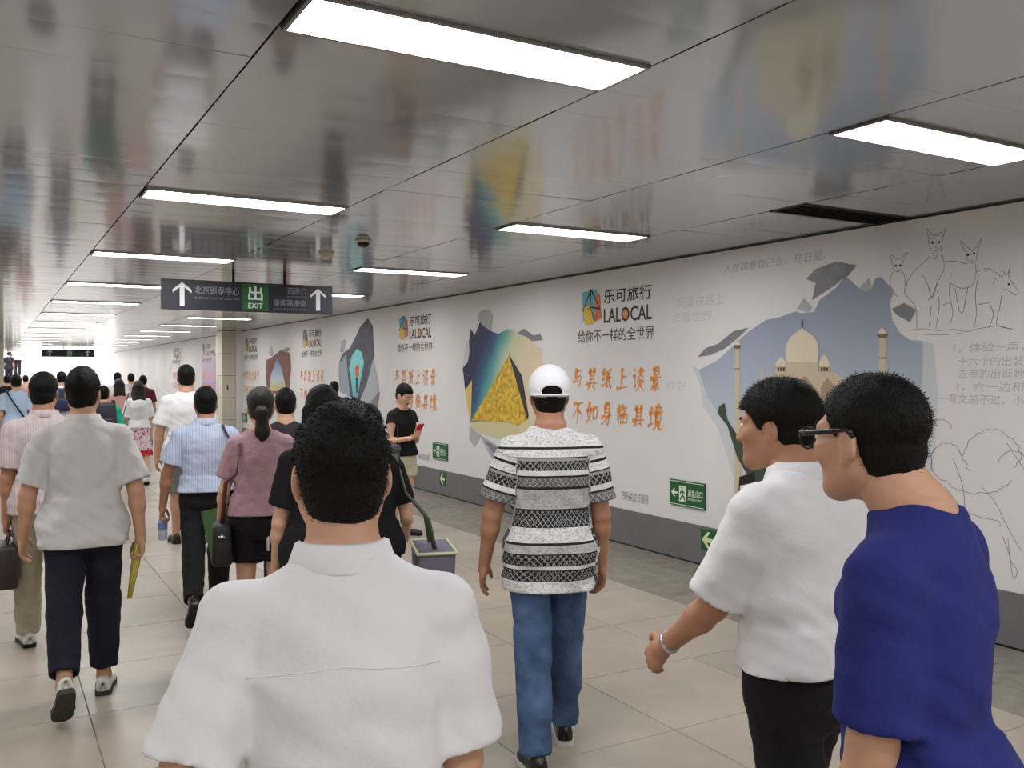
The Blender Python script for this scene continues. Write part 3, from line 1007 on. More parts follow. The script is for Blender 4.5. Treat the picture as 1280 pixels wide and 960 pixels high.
def hang_sign(label, x, y, z, W=1.74, Hh=0.30, full=True):
    e = tag(empty('hanging_sign', (x, y, z)), label, 'hanging sign', 'hanging direction signs')
    box('board', -W / 2, W / 2, -.04, .04, -Hh / 2, Hh / 2, M_NAVY, e)
    for s, px in ((1, -.17), (1, .36)):
        tube('pole', [(px, 0, Hh / 2), (px, 0, CEIL - z)], .014, M_DARK, e)
    q = W / 1.74
    g = box('exit_panel', -.09 * q, .18 * q, -.041, -.039, -Hh / 2 + .012, Hh / 2 - .012, M_SGREEN, e)
    v, f = text_fit('出', -.03, .12, -.035, .115, .02)
    sgn('exit_character', v, f, M_SWHITE, g)
    v, f = text_fit('EXIT', -.03, .12, -.115, -.06, .01)
    sgn('exit_letters', v, f, M_SWHITE, g)
    for cx in (-.68, .71):
        sgn('arrow', [(cx + .75 * a, .62 * b - .01) for a, b in UP], [tuple(range(9))], M_SWHITE, e)
    if full:
        v, f = text_fit('北京银泰中心', -.56, -.12, .01, .095, .008)
        sgn('direction_characters', v, f, M_SDIM, e)
        v, f = text_fit('BEIJING YINTAI CENTRE', -.56, -.12, -.045, -.018)
        sgn('direction_letters', v, f, M_SDIM, e)
        v, f = text_fit('西南口', .38, .58, .045, .12, .008)
        sgn('direction_characters', v, f, M_SDIM, e)
        v, f = text_fit('SOUTHWEST EXIT', .36, .59, .012, .03)
        sgn('direction_letters', v, f, M_SDIM, e)
        v, f = text_fit('建国路南侧', .23, .58, -.085, -.01, .008)
        sgn('direction_characters', v, f, M_SDIM, e)
        v, f = text_fit('SOUTH OF JIANGUO ROAD', .23, .58, -.125, -.103)
        sgn('direction_letters', v, f, M_SDIM, e)
    return e


xa, ya_ = ground(202, 8.95)
hang_sign('long dark hanging sign with white arrows and green exit panel', xa + .87, ya_, 2.49)
xb, yb_ = ground(53, 36.5)
hang_sign('small distant dark hanging sign in front of the bright stairs', xb + .95, yb_, 2.53, W=1.95, full=False)

# ------------------------------------------------------------------ smooth solids: distance fields turned into meshes
def nrm(v):
    v = np.asarray(v, float)
    return v / (np.linalg.norm(v) + 1e-12)


_RN = np.random.RandomState(11).rand(32, 32, 32).astype(np.float32)


def vnoise(x, y, z):
    xi, yi, zi = np.floor(x), np.floor(y), np.floor(z)
    fx, fy, fz = x - xi, y - yi, z - zi
    fx, fy, fz = fx * fx * (3 - 2 * fx), fy * fy * (3 - 2 * fy), fz * fz * (3 - 2 * fz)
    xi, yi, zi = xi.astype(int) & 31, yi.astype(int) & 31, zi.astype(int) & 31
    x1, y1, z1 = (xi + 1) & 31, (yi + 1) & 31, (zi + 1) & 31
    g = _RN
    c00 = g[xi, yi, zi] * (1 - fx) + g[x1, yi, zi] * fx
    c10 = g[xi, y1, zi] * (1 - fx) + g[x1, y1, zi] * fx
    c01 = g[xi, yi, z1] * (1 - fx) + g[x1, yi, z1] * fx
    c11 = g[xi, y1, z1] * (1 - fx) + g[x1, y1, z1] * fx
    return ((c00 * (1 - fy) + c10 * fy) * (1 - fz) + (c01 * (1 - fy) + c11 * fy) * fz) - 0.5


def smin(a, b, k):
    if k <= 0:
        return np.minimum(a, b)
    h = np.clip(0.5 + 0.5 * (b - a) / k, 0, 1)
    return b * (1 - h) + a * h - k * h * (1 - h)


class Cap:                       # tapered limb, round or flat ends
    def __init__(s, a, b, ra, rb, flat0=False, flat1=False, k=0.03, sq=None):
        s.a, s.b = np.array(a, float), np.array(b, float)
        s.ra, s.rb, s.f0, s.f1, s.k, s.sq = ra, rb, flat0, flat1, k, sq   # sq = (direction, factor): flattened section
        m = max(ra, rb) + 0.03
        s.lo, s.hi = np.minimum(s.a, s.b) - m, np.maximum(s.a, s.b) + m

    def d(s, P):
        ab = s.b - s.a
        L = np.linalg.norm(ab) + 1e-9
        u = ab / L
        q = [P[i] - s.a[i] for i in range(3)]
        t = (q[0] * u[0] + q[1] * u[1] + q[2] * u[2]) / L
        tc = np.clip(t, -9 if s.f0 else 0, 9 if s.f1 else 1)
        r = s.ra + (s.rb - s.ra) * np.clip(tc, 0, 1)
        w = [q[i] - ab[i] * tc for i in range(3)]
        if s.sq is not None:
            e = s.sq[0]
            pr = w[0] * e[0] + w[1] * e[1] + w[2] * e[2]
            w = [w[i] + e[i] * pr * (1 / s.sq[1] - 1) for i in range(3)]
            dd = np.sqrt(w[0] ** 2 + w[1] ** 2 + w[2] ** 2) - r
            dd = dd * (0.5 + 0.5 * s.sq[1])
        else:
            dd = np.sqrt(w[0] ** 2 + w[1] ** 2 + w[2] ** 2) - r
        if s.f1:
            dd = np.maximum(dd, (t - 1) * L)
        if s.f0:
            dd = np.maximum(dd, -t * L)
        return dd


class Ell:
    def __init__(s, c, r, M=None, k=0.02):
        s.c, s.r, s.M, s.k = np.array(c, float), np.array(r, float), M, k
        m = max(r) + 0.03
        s.lo, s.hi = s.c - m, s.c + m

    def d(s, P):
        q = [P[i] - s.c[i] for i in range(3)]
        if s.M is not None:
            M = s.M
            q = [q[0] * M[0, i] + q[1] * M[1, i] + q[2] * M[2, i] for i in range(3)]
        k0 = np.sqrt((q[0] / s.r[0]) ** 2 + (q[1] / s.r[1]) ** 2 + (q[2] / s.r[2]) ** 2)
        k1 = np.sqrt((q[0] / s.r[0] ** 2) ** 2 + (q[1] / s.r[1] ** 2) ** 2 + (q[2] / s.r[2] ** 2) ** 2) + 1e-6
        return k0 * (k0 - 1) / k1


class Loft:                      # torso, skirt: stacked oval rings (z, half width, half depth, y centre)
    def __init__(s, o, M, rings, n=2.4, k=0.03):
        s.o, s.M, s.n, s.k = np.array(o, float), M, n, k
        s.R = np.array(rings, float)
        mx = s.R[:, 1:3].max() + 0.05
        a = s.o + M[:, 2] * s.R[0, 0]
        b = s.o + M[:, 2] * s.R[-1, 0]
        s.lo, s.hi = np.minimum(a, b) - mx, np.maximum(a, b) + mx

    def d(s, P):
        q = [P[i] - s.o[i] for i in range(3)]
        M = s.M
        x, y, z = [q[0] * M[0, i] + q[1] * M[1, i] + q[2] * M[2, i] for i in range(3)]
        x, y, z = np.broadcast_arrays(x, y, z)
        zz = np.linspace(s.R[0, 0], s.R[-1, 0], 120)
        idx = np.clip((z - zz[0]) / (zz[1] - zz[0]), 0, 118.999)
        i0 = idx.astype(int)
        fr = (idx - i0)

        def sm(col):
            t = np.interp(zz, s.R[:, 0], s.R[:, col])
            t2 = np.convolve(np.pad(t, 5, 'edge'), np.ones(11) / 11, 'valid').astype(np.float32)
            return t2[i0] * (1 - fr) + t2[i0 + 1] * fr
        A, B, C = sm(1), sm(2), sm(3)
        rr = (np.abs(x / A) ** s.n + np.abs((y - C) / B) ** s.n) ** (1 / s.n)
        dd = (rr - 1) * np.minimum(A, B)
        return np.maximum(dd, np.maximum(s.R[0, 0] - z, z - s.R[-1, 0]))


def solid(prims, h, cuts=(), post=None):
    """prims joined smoothly, cuts removed -> verts, quads (naive surface nets)"""
    lo = np.min([p.lo for p in prims], 0) - 2 * h
    hi = np.max([p.hi for p in prims], 0) + 2 * h
    n = np.ceil((hi - lo) / h).astype(int) + 1
    ax = [(lo[i] + h * np.arange(n[i])).astype(np.float32) for i in range(3)]
    f = np.full(tuple(n), 0.3, np.float32)

    def sub(p):
        sl, P = [], []
        for i in range(3):
            a = max(0, int((p.lo[i] - lo[i]) / h) - 1)
            b = min(n[i], int((p.hi[i] - lo[i]) / h) + 3)
            sl.append(slice(a, b))
            sh = [1, 1, 1]
            sh[i] = -1
            P.append(ax[i][a:b].reshape(sh))
        return tuple(sl), P
    for p in prims:
        sl, P = sub(p)
        f[sl] = smin(f[sl], p.d(P).astype(np.float32), p.k)
    if post is not None:
        P = [ax[0][:, None, None], ax[1][None, :, None], ax[2][None, None, :]]
        f = post(f, P)
    for p in cuts:
        sl, P = sub(p)
        if f[sl].size:
            f[sl] = np.maximum(f[sl], -p.d(P))
    ins = f < 0
    c = [ins[i:n[0] - 1 + i, j:n[1] - 1 + j, k:n[2] - 1 + k] for i in (0, 1) for j in (0, 1) for k in (0, 1)]
    cnt = np.zeros(c[0].shape, np.int8)
    for q in c:
        cnt += q
    cells = np.argwhere((cnt > 0) & (cnt < 8))
    if len(cells) == 0:
        return np.zeros((0, 3)), []
    ids = np.full(c[0].shape, -1, np.int32)
    ids[tuple(cells.T)] = np.arange(len(cells))
    acc = np.zeros((len(cells), 3))
    num = np.zeros(len(cells))
    cor = [(i, j, k) for i in (0, 1) for j in (0, 1) for k in (0, 1)]
    val = {q: f[cells[:, 0] + q[0], cells[:, 1] + q[1], cells[:, 2] + q[2]] for q in cor}
    for a in cor:
        for d in range(3):
            if a[d]:
                continue
            b = list(a)
            b[d] = 1
            b = tuple(b)
            va, vb = val[a], val[b]
            m = (va < 0) != (vb < 0)
            t = va[m] / (va[m] - vb[m])
            p = np.zeros((m.sum(), 3)) + np.array(a)
            p[:, d] = t
            acc[m] += p
            num[m] += 1
    V = (cells + acc / num[:, None]) * h + lo
    Q = []
    for d in range(3):
        s0 = [slice(1, -1)] * 3
        s0[d] = slice(0, -1)
        s1 = list(s0)
        s1[d] = slice(1, None)
        i0, i1 = ins[tuple(s0)], ins[tuple(s1)]
        e = np.argwhere(i0 != i1)
        if len(e) == 0:
            continue
        off = np.array([1, 1, 1])
        off[d] = 0
        e = e + off
        fl = ins[tuple(e.T)]
        u, v = (d + 1) % 3, (d + 2) % 3
        U = np.zeros(3, int)
        U[u] = 1
        W = np.zeros(3, int)
        W[v] = 1
        q = np.stack([ids[tuple((e - U - W).T)], ids[tuple((e - W).T)], ids[tuple(e.T)], ids[tuple((e - U).T)]], 1)
        q[~fl] = q[~fl][:, ::-1]
        Q.append(q)
    Q = np.concatenate(Q)
    Q = Q[(Q >= 0).all(1)]
    return V, Q


def relax(V, Q, it=2, lam=0.5):
    """light smoothing of the grid look"""
    for _ in range(it):
        s = np.zeros_like(V)
        c = np.zeros(len(V))
        for a, b in ((0, 1), (1, 2), (2, 3), (3, 0)):
            np.add.at(s, Q[:, a], V[Q[:, b]])
            np.add.at(s, Q[:, b], V[Q[:, a]])
            np.add.at(c, Q[:, a], 1)
            np.add.at(c, Q[:, b], 1)
        V = V + lam * (s / np.maximum(c, 1)[:, None] - V)
    return V


def fast_mesh(name, V, Q):
    me = bpy.data.meshes.new(name)
    me.vertices.add(len(V))
    me.vertices.foreach_set('co', np.asarray(V, np.float32).ravel())
    Q = np.asarray(Q, np.int32)
    k = Q.shape[1]
    me.loops.add(Q.size)
    me.loops.foreach_set('vertex_index', Q.ravel())
    me.polygons.add(len(Q))
    me.polygons.foreach_set('loop_start', np.arange(0, Q.size, k, dtype=np.int32))
    me.update(calc_edges=True)
    me.validate()
    me.polygons.foreach_set('use_smooth', np.ones(len(me.polygons), bool))
    return me


def rotx(a):
    c, s = math.cos(a), math.sin(a)
    return np.array([[1, 0, 0], [0, c, -s], [0, s, c]])


def rotz(a):
    c, s = math.cos(a), math.sin(a)
    return np.array([[c, -s, 0], [s, c, 0], [0, 0, 1]])


def roty(a):
    c, s = math.cos(a), math.sin(a)
    return np.array([[c, 0, s], [0, 1, 0], [-s, 0, c]])


# ------------------------------------------------------------------ cloth, skin and hair
def skin(name, rgb):
    m = mat(name, rgb, 0.5, bump=(140, 0.05), var=(9, 0.06), spec=0.35)
    m.node_tree.nodes['Principled BSDF'].inputs['Subsurface Weight'].default_value = 0.08
    m.node_tree.nodes['Principled BSDF'].inputs['Subsurface Radius'].default_value = (0.01, 0.004, 0.002)
    return m


SKIN_A = skin('skin_warm', (200, 154, 126))
SKIN_B = skin('skin_tan', (178, 130, 102))
SKIN_C = skin('skin_fair', (222, 176, 148))
HAIR = mat('black_hair', (11, 10, 10), 0.6, bump=(240, 0.35, (1, 1, .25)), spec=0.2)
HAIR2 = mat('brown_black_hair', (24, 18, 16), 0.5, bump=(200, 0.5, (1, 1, .2)), spec=0.4)
LIPS = mat('lip_colour', (170, 86, 78), 0.45)
EYE_W = mat('eye_white', (228, 224, 218), 0.3)
EYE_D = mat('eye_dark', (24, 16, 12), 0.2)


def cloth(name, rgb, rough=0.85, bump=(24, 0.35), var=None):
    return mat('cloth_' + name, rgb, rough, bump=bump, var=var, spec=0.25)


def stripe_cloth(name, c0, c1, freq):
    m = cloth(name, c0)
    nt = m.node_tree
    b = nt.nodes['Principled BSDF']
    tc = nt.nodes.new('ShaderNodeTexCoord')
    w = nt.nodes.new('ShaderNodeTexWave')
    w.inputs['Scale'].default_value = freq
    w.inputs['Distortion'].default_value = 0.4
    nt.links.new(tc.outputs['Object'], w.inputs['Vector'])
    mx = nt.nodes.new('ShaderNodeMixRGB')
    mx.inputs[1].default_value = (*lin(c0), 1)
    mx.inputs[2].default_value = (*lin(c1), 1)
    nt.links.new(w.outputs['Fac'], mx.inputs[0])
    nt.links.new(mx.outputs[0], b.inputs['Base Color'])
    return m


def banded_cloth():
    """white T-shirt with dark patterned bands; reads the 'pat' attribute (around, along)"""
    m = cloth('patterned_tee', (225, 223, 222))
    nt = m.node_tree
    b = nt.nodes['Principled BSDF']
    at = nt.nodes.new('ShaderNodeAttribute')
    at.attribute_name = 'pat'
    sp = nt.nodes.new('ShaderNodeSeparateXYZ')
    nt.links.new(at.outputs['Vector'], sp.inputs[0])
    u, v = sp.outputs['X'], sp.outputs['Y']

    def math_(op, a, b_=None, c=None):
        n = nt.nodes.new('ShaderNodeMath')
        n.operation = op
        for i, x in enumerate((a, b_, c)):
            if x is None:
                continue
            if isinstance(x, (int, float)):
                n.inputs[i].default_value = x
            else:
                nt.links.new(x, n.inputs[i])
        return n.outputs[0]

    def ramp(stops):
        r = nt.nodes.new('ShaderNodeValToRGB')
        r.color_ramp.interpolation = 'CONSTANT'
        e = r.color_ramp.elements
        while len(e) < len(stops):
            e.new(0.5)
        for q, (p, g) in zip(e, stops):
            q.position = p
            q.color = (g, g, g, 1)
        nt.links.new(v, r.inputs['Fac'])
        return r.outputs['Color']
    W, D, L = 0.70, 0.018, 0.02
    base = ramp([(0, W), (.105, L), (.12, W), (.165, L), (.175, .3), (.19, D), (.25, W), (.28, L), (.29, .12), (.35, L), (.365, .48), (.485, L), (.50, D), (.595, L), (.60, W), (.69, L), (.705, .45), (.755, D), (.83, W), (.855, D), (.925, W)])
    dark = ramp([(0, 0), (.19, 1), (.25, 0), (.29, 1), (.35, 0), (.50, 1), (.595, 0), (.765, 1), (.825, 0), (.86, 1), (.92, 0)])
    light = ramp([(0, 1), (.09, 0), (.125, 1), (.16, 0), (.365, 1), (.48, 0), (.60, 1), (.68, 0), (.71, 1), (.75, 0), (.93, 1)])
    zig = math_('PINGPONG', u, 0.014)
    vv = math_('PINGPONG', v, 0.022)
    zz = math_('SUBTRACT', math_('MULTIPLY', zig, 1.0), math_('MULTIPLY', vv, 0.62))
    band = math_('LESS_THAN', math_('ABSOLUTE', zz), 0.0015)
    dots = math_('LESS_THAN', math_('MULTIPLY', math_('SINE', math_('MULTIPLY', u, 260.0)), math_('SINE', math_('MULTIPLY', v, 190.0))), -0.5)
    mx = nt.nodes.new('ShaderNodeMixRGB')
    nt.links.new(math_('MULTIPLY', math_('MULTIPLY', dark, math_('MAXIMUM', band, math_('MULTIPLY', dots, .5))), .9), mx.inputs[0])
    nt.links.new(base, mx.inputs[1])
    mx.inputs[2].default_value = (.42, .42, .43, 1)
    n = nt.nodes.new('ShaderNodeTexNoise')
    n.inputs['Scale'].default_value = 1.0
    mp = nt.nodes.new('ShaderNodeMapping')
    mp.inputs['Scale'].default_value = (70, 90, 1)
    nt.links.new(at.outputs['Vector'], mp.inputs['Vector'])
    nt.links.new(mp.outputs[0], n.inputs['Vector'])
    speck = math_('GREATER_THAN', n.outputs['Fac'], 0.54)
    mx2 = nt.nodes.new('ShaderNodeMixRGB')
    nt.links.new(math_('MULTIPLY', math_('MULTIPLY', light, speck), .42), mx2.inputs[0])
    nt.links.new(mx.outputs[0], mx2.inputs[1])
    mx2.inputs[2].default_value = (.16, .16, .18, 1)
    nt.links.new(mx2.outputs[0], b.inputs['Base Color'])
    return m


def denim():
    m = cloth('denim', (74, 96, 132), bump=(9, .7, (1, 1, .6)), var=(6, .5))
    return m


# ------------------------------------------------------------------ one person
def ik(a, c, l1, l2, hint):
    a, c = np.array(a, float), np.array(c, float)
    d = c - a
    L = min(np.linalg.norm(d), (l1 + l2) * .999)
    u = nrm(d)
    c = a + u * L
    x = (l1 * l1 - l2 * l2 + L * L) / (2 * L)
    h = math.sqrt(max(0, l1 * l1 - x * x))
    w = np.array(hint, float)
    w = nrm(w - u * np.dot(w, u))
    return a + u * x + w * h, c


TORSO = [(-.13, .11, .085, 0), (-.05, .16, .112, -.012), (.03, .155, .105, -.005), (.12, .14, .098, 0), (.22, .145, .102, .0), (.32, .158, .112, 0), (.39, .150, .104, -.008), (.44, .115, .082, -.012), (.48, .075, .066, -.012), (.52, .06, .06, -.01)]


def build_person(name, label, u, depth, height, heading, pose=None, skin_m=SKIN_A, h=0.012, female=False,
                 shirt=None, shirt_m=None, collar=False, sleeve=0.62, sleeve_r=.082, hem=-.13, loose=1.0, neck_drop=0.0, wrinkle=.004,
                 pants=None, pants_m=None, pant_len=None, pant_r=(.098, .078, .068), skirt=None, skirt_m=None,
                 shoe_m=None, sole_m=None, hair='short', hair_m=HAIR, hair_spikes=0, face=False, stout=1.0, z0=0.0, group=None, pattern=False, hand_h=.0055, yoke=0):
    P = dict(hipL=0, hipR=0, kneeL=4, kneeR=4, footL=0, footR=0, shL=0, shR=0, abL=9, abR=9, elL=14, elR=14, lean=2, twist=0, hyaw=0, hpitch=0, neckfwd=0.0,
             wristL=None, wristR=None, curlL=28, curlR=28, handL=None, handR=None, spread=.02)
    P.update(pose or {})
    S = height / 1.72
    X, Y = ground(u, depth)
    root = tag(empty(name, (X, Y, z0), -R(heading)), label, 'person', group or 'people walking through the passage')
    # skeleton, facing +Y
    pel = np.array((0., 0., .95))
    Mt = rotz(R(P['twist'])) @ rotx(R(-P['lean']))
    Mp = np.eye(3)
    sw = .150 if female else .170
    st = stout
    J = {}
    for s, k in ((-1, 'L'), (1, 'R')):
        hip = pel + np.array((s * .088, 0, -.04))
        fl, kn = R(P['hip' + k]), R(P['knee' + k])
        knee = hip + .43 * np.array((s * P['spread'] * .4, math.sin(fl), -math.cos(fl)))
        ank = knee + .40 * np.array((s * P['spread'] * .2, math.sin(fl - kn), -math.cos(fl - kn)))
        J['hip' + k], J['knee' + k], J['ank' + k] = hip, knee, ank
        sh = pel + Mt @ np.array((s * sw * st, -.008, .405))
        if P['wrist' + k] is not None:
            el, wr = ik(sh, P['wrist' + k], .29, .245, (s * .55, -.6, -.6))
        else:
            ab, sg, e = R(P['ab' + k]), R(P['sh' + k]), R(P['el' + k])
            dv = np.array((s * math.sin(ab), math.sin(sg) * math.cos(ab), -math.cos(sg) * math.cos(ab)))
            el = sh + .29 * dv
            ab2 = ab * .35
            dv = np.array((s * math.sin(ab2), math.sin(sg + e) * math.cos(ab2), -math.cos(sg + e) * math.cos(ab2)))
            wr = el + .245 * dv
        J['sh' + k], J['el' + k], J['wr' + k] = sh, el, wr
    neck = pel + Mt @ np.array((0, -.012, .515))
    Mh = rotz(R(P['hyaw'])) @ rotx(R(-P['hpitch'] - P['lean'] * .5))
    hc = pel + Mt @ np.array((0, .02 + P['neckfwd'], .645 - P['neckfwd'] * .35))
    # feet frames; drop the figure onto the floor
    feet = {}
    low = 9
    for s, k in ((-1, 'L'), (1, 'R')):
        Mf = rotz(R(-s * 6)) @ rotx(-R(P['foot' + k]))
        feet[k] = Mf
        for q in ((0, -.065, -.085), (0, .175, -.085), (0, .1, -.085)):
            low = min(low, (J['ank' + k] + Mf @ np.array(q))[2])
    dz = np.array((0, 0, -low))
    pel = pel + dz
    for q in J:
        J[q] = J[q] + dz
    neck, hc = neck + dz, hc + dz
    top_fix = 1.72 - (hc[2] + (.136 if hair else .118))          # keep the head height while the legs are astride
    dzs = np.array((0, 0, max(-.06, min(.10, top_fix))))
    if z0 == 0.0:
        k_ = (1.72) / (hc[2] + (.136 if hair else .118))
        S = S * k_
    HM = lambda p: hc + Mh @ np.array(p, float)
    M = {}

    # ---- body
    tor = [(z, a * st * (0.93 if female else 1), b * st, y) for z, a, b, y in TORSO]
    pr = [Loft(pel, Mt, tor, k=.03), Cap(neck + Mt @ np.array((0, 0, -.04)), HM((0, -.02, -.05)), .064 * (.8 if female else 1), .059 * (.8 if female else 1), k=.03)]
    for s, k in ((-1, 'L'), (1, 'R')):
        fem = .86 if female else 1.0
        pr += [Cap(neck + Mt @ np.array((s * .025, -.008, -.055)), J['sh' + k] + Mt @ np.array((-s * .015, -.008, .0)), .034, .044 * fem, k=.025),
               Cap(J['sh' + k], J['el' + k], .053 * fem, .040 * fem, k=.03), Cap(J['el' + k], J['wr' + k], .041 * fem, .027 * fem, k=.015),
               Ell(J['el' + k] * .72 + J['wr' + k] * .28, (.038 * fem,) * 3, k=.03),
               Cap(J['hip' + k], J['knee' + k], .084, .054, k=.03), Cap(J['knee' + k], J['ank' + k], .052, .034, k=.02),
               Ell(J['knee' + k] * .7 + J['ank' + k] * .3 + np.array((0, -.012, 0)), (.052, .052, .08), k=.03),
               Cap(J['ank' + k], J['ank' + k] + feet[k] @ np.array((0, .11, -.055)), .036, .026, k=.02)]
    V, Q = solid(pr, h)
    parts = [(V, Q)]
    # head
    he = [Ell(HM((0, -.012, .032)), (.074, .094, .084), Mh, k=.02), Ell(HM((0, .028, -.03)), (.06, .066, .086), Mh, k=.03)]
    for s in (-1, 1):
        he += [Cap(HM((s * .047, .005, -.055)), HM((s * .012, .066, -.095)), .024, .018, k=.03),
               Ell(HM((s * .043, .064, -.022)), (.024, .022, .022), k=.03),
               Cap(HM((s * .014, .088, .022)), HM((s * .045, .074, .022)), .011, .009, k=.02)]
    he += [Ell(HM((0, .072, -.096)), (.02, .02, .018), k=.025), Cap(HM((0, .09, .008)), HM((0, .106, -.032)), .008, .0125, k=.014),
           Cap(HM((-.014, .1, -.036)), HM((.014, .1, -.036)), .008, .008, k=.01),
           Cap(HM((-.018, .086, -.060)), HM((.018, .086, -.060)), .0075, .0075, k=.008), Cap(HM((-.015, .085, -.071)), HM((.015, .085, -.071)), .0075, .0075, k=.008),
           Cap(HM((0, -.02, -.05)), neck + Mt @ np.array((0, 0, -.02)), .058 * (.8 if female else 1), .063 * (.8 if female else 1), k=.025)]
    for s in (-1, 1):
        Me = Mh @ rotz(R(s * 18)) @ rotx(R(-12))
        he += [Ell(HM((s * .076, -.004, -.008)), (.009, .021, .033), Me, k=.008), Ell(HM((s * .073, .004, -.034)), (.008, .011, .014), Me, k=.008)]
    cuts = [Ell(HM((s * .033, .102, .003)), (.017, .016, .010), Mh) for s in (-1, 1)] + [Ell(HM((s * .087, .004, -.006)), (.006, .009, .016), Mh) for s in (-1, 1)]
    hh = .0055 if h <= .012 else .008
    V, Q = solid(he, hh, cuts)
    parts.append((relax(V, Q, 1), Q))
    # hands
    for s, k in ((-1, 'L'), (1, 'R')):
        d = nrm(J['wr' + k] - J['el' + k])
        if P['hand' + k] is not None:
            d = nrm(P['hand' + k][0])
            n_ = nrm(np.array(P['hand' + k][1], float))
            n_ = nrm(n_ - d * np.dot(n_, d))
        else:
            n_ = np.array((-s, -.25, 0.))
            n_ = nrm(n_ - d * np.dot(n_, d))
        t_ = np.cross(n_, d) * s
        t_ = nrm(t_)
        if t_[1] < 0 and P['hand' + k] is None:
            t_ = -t_
        W = J['wr' + k]
        pt = lambda a, b, c: W + d * a + t_ * b + n_ * c
        J['palm' + k] = pt(.08, .0, .022)
        J['hd' + k], J['ht' + k], J['hn' + k] = d, t_, n_
        fm = .88 if female else 1.0
        hp = [Cap(pt(-.03, 0, 0), pt(.02, 0, 0), .027 * fm, .026 * fm, k=.012), Ell(pt(.052, .0, .002), (.05 * fm, .041 * fm, .017), np.stack([d, t_, n_], 1), k=.015)]
        cu = R(P['curl' + k])
        for off, ln, b0 in ((.029, .070, .088), (.0095, .079, .092), (-.0105, .073, .089), (-.029, .056, .082)):
            p0 = pt(b0 - .012, off * fm, .0)
            an = cu * .5
            r0 = .0092 * fm
            for fr, r1 in ((.45, .0084), (.31, .0076), (.24, .0064)):
                p1 = p0 + (d * math.cos(an) + n_ * math.sin(an)) * ln * fr * fm * 1.05
                hp.append(Cap(p0, p1, r0, r1 * fm, k=.003))
                p0, r0 = p1, r1 * fm
                an += cu
        p0 = pt(.022, .028 * fm, .006)
        for v3, ln, r0, r1 in (((.62, .72, .25), .042, .014, .0112), ((.86, .34, .36), .032, .0108, .0095), ((.93, .12, .36), .024, .0095, .0075)):
            p1 = p0 + nrm(d * v3[0] + t_ * v3[1] + n_ * v3[2]) * ln * fm
            hp.append(Cap(p0, p1, r0 * fm, r1 * fm, k=.006))
            p0 = p1
        V, Q = solid(hp, hand_h if h <= .012 else .0085)
        parts.append((V, Q))
    Vs, Qs, nv = [], [], 0
    for V, Q in parts:
        Vs.append(V)
        Qs.append(Q + nv)
        nv += len(V)
    me = fast_mesh('body', np.concatenate(Vs) * S, np.concatenate(Qs))
    body = link('body', me, skin_m, root)
    if face:
        me.materials.append(LIPS)
        cen = np.zeros(len(me.polygons) * 3)
        me.polygons.foreach_get('center', cen)
        c = (cen.reshape(-1, 3) / S - hc) @ Mh
        m_ = (np.abs(c[:, 0]) < .022) & (c[:, 1] > .084) & (c[:, 2] < -.054) & (c[:, 2] > -.078)
        mi = np.zeros(len(me.polygons), np.int32)
        mi[m_] = 1
        me.polygons.foreach_set('material_index', mi)
        for s in (-1, 1):
            V, Q = solid([Ell(HM((s * .033, .0845, .003)), (.0125, .0095, .0085), Mh)], .003)
            ey = link('eye', fast_mesh('eye', V * S, Q), EYE_W, root)
            V, Q = solid([Ell(HM((s * .033, .0925, .003)), (.0052, .003, .0052), Mh)], .0015)
            link('iris', fast_mesh('iris', V * S, Q), EYE_D, ey)
            V, Q = solid([Cap(HM((s * .018, .0985, .021)), HM((s * .047, .086, .024)), .0038, .003)], .0022)
            link('eyebrow', fast_mesh('eyebrow', V * S, Q), hair_m, root)

    # ---- hair
    if hair:
        def head_d(Pp, c, r):
            return Ell(HM(c), r, Mh).d(Pp)

        def hair_post(f, Pp):
            q = [Pp[i] - hc[i] for i in range(3)]
            x, y, z = [q[0] * Mh[0, i] + q[1] * Mh[1, i] + q[2] * Mh[2, i] for i in range(3)]
            yy = np.array([-.2, -.085, -.03, -.012, .012, .03, .055, .075, .2])
            if hair in ('short', 'crop', 'thick', 'mop'):
                zl = np.array([-.098, -.094, -.062, .012, .02, -.0, .045, .062, .07])
                if hair == 'thick':
                    zl = np.array([-.085, -.082, -.06, .0, .008, -.02, .03, .045, .05])
                if hair == 'mop':
                    zl = np.array([-.085, -.082, -.06, .0, .0, -.012, .03, .035, .04])
            else:
                zl = np.array([-.09, -.088, -.07, -.04, -.02, -.01, .045, .06, .07])
            line = np.interp(y, yy, zl)
            thick = {'short': .016, 'crop': .010, 'thick': .022, 'mop': .026}.get(hair, .02)
            tp = np.clip((z + .09) / .13, 0, 1)
            skull = np.minimum(Ell(HM((0, -.012, .032)), (.074, .094, .084), Mh).d(Pp), Ell(HM((0, -.02, -.02)), (.066, .078, .085), Mh).d(Pp))
            th = .003 + (thick - .003) * tp * (1 - .6 * np.clip(np.abs(x) / .075, 0, 1) ** 1.5)
            nz = vnoise(x * 75 + 5, y * 75, z * 40) * .004
            if hair == 'mop':
                nz = nz + .010 * vnoise(x * 24 + 5, y * 24 + 3, z * 16)
            d = skull - th + nz
            d = np.maximum(d, (line + .006 * vnoise(x * 70, y * 70, z * 9) - z) * .8)
            return np.minimum(d, f) if hair in ('pony', 'long', 'bun') else d
        base = [Ell(HM((0, -.01, .02)), (.12, .14, .14), Mh, k=0)]
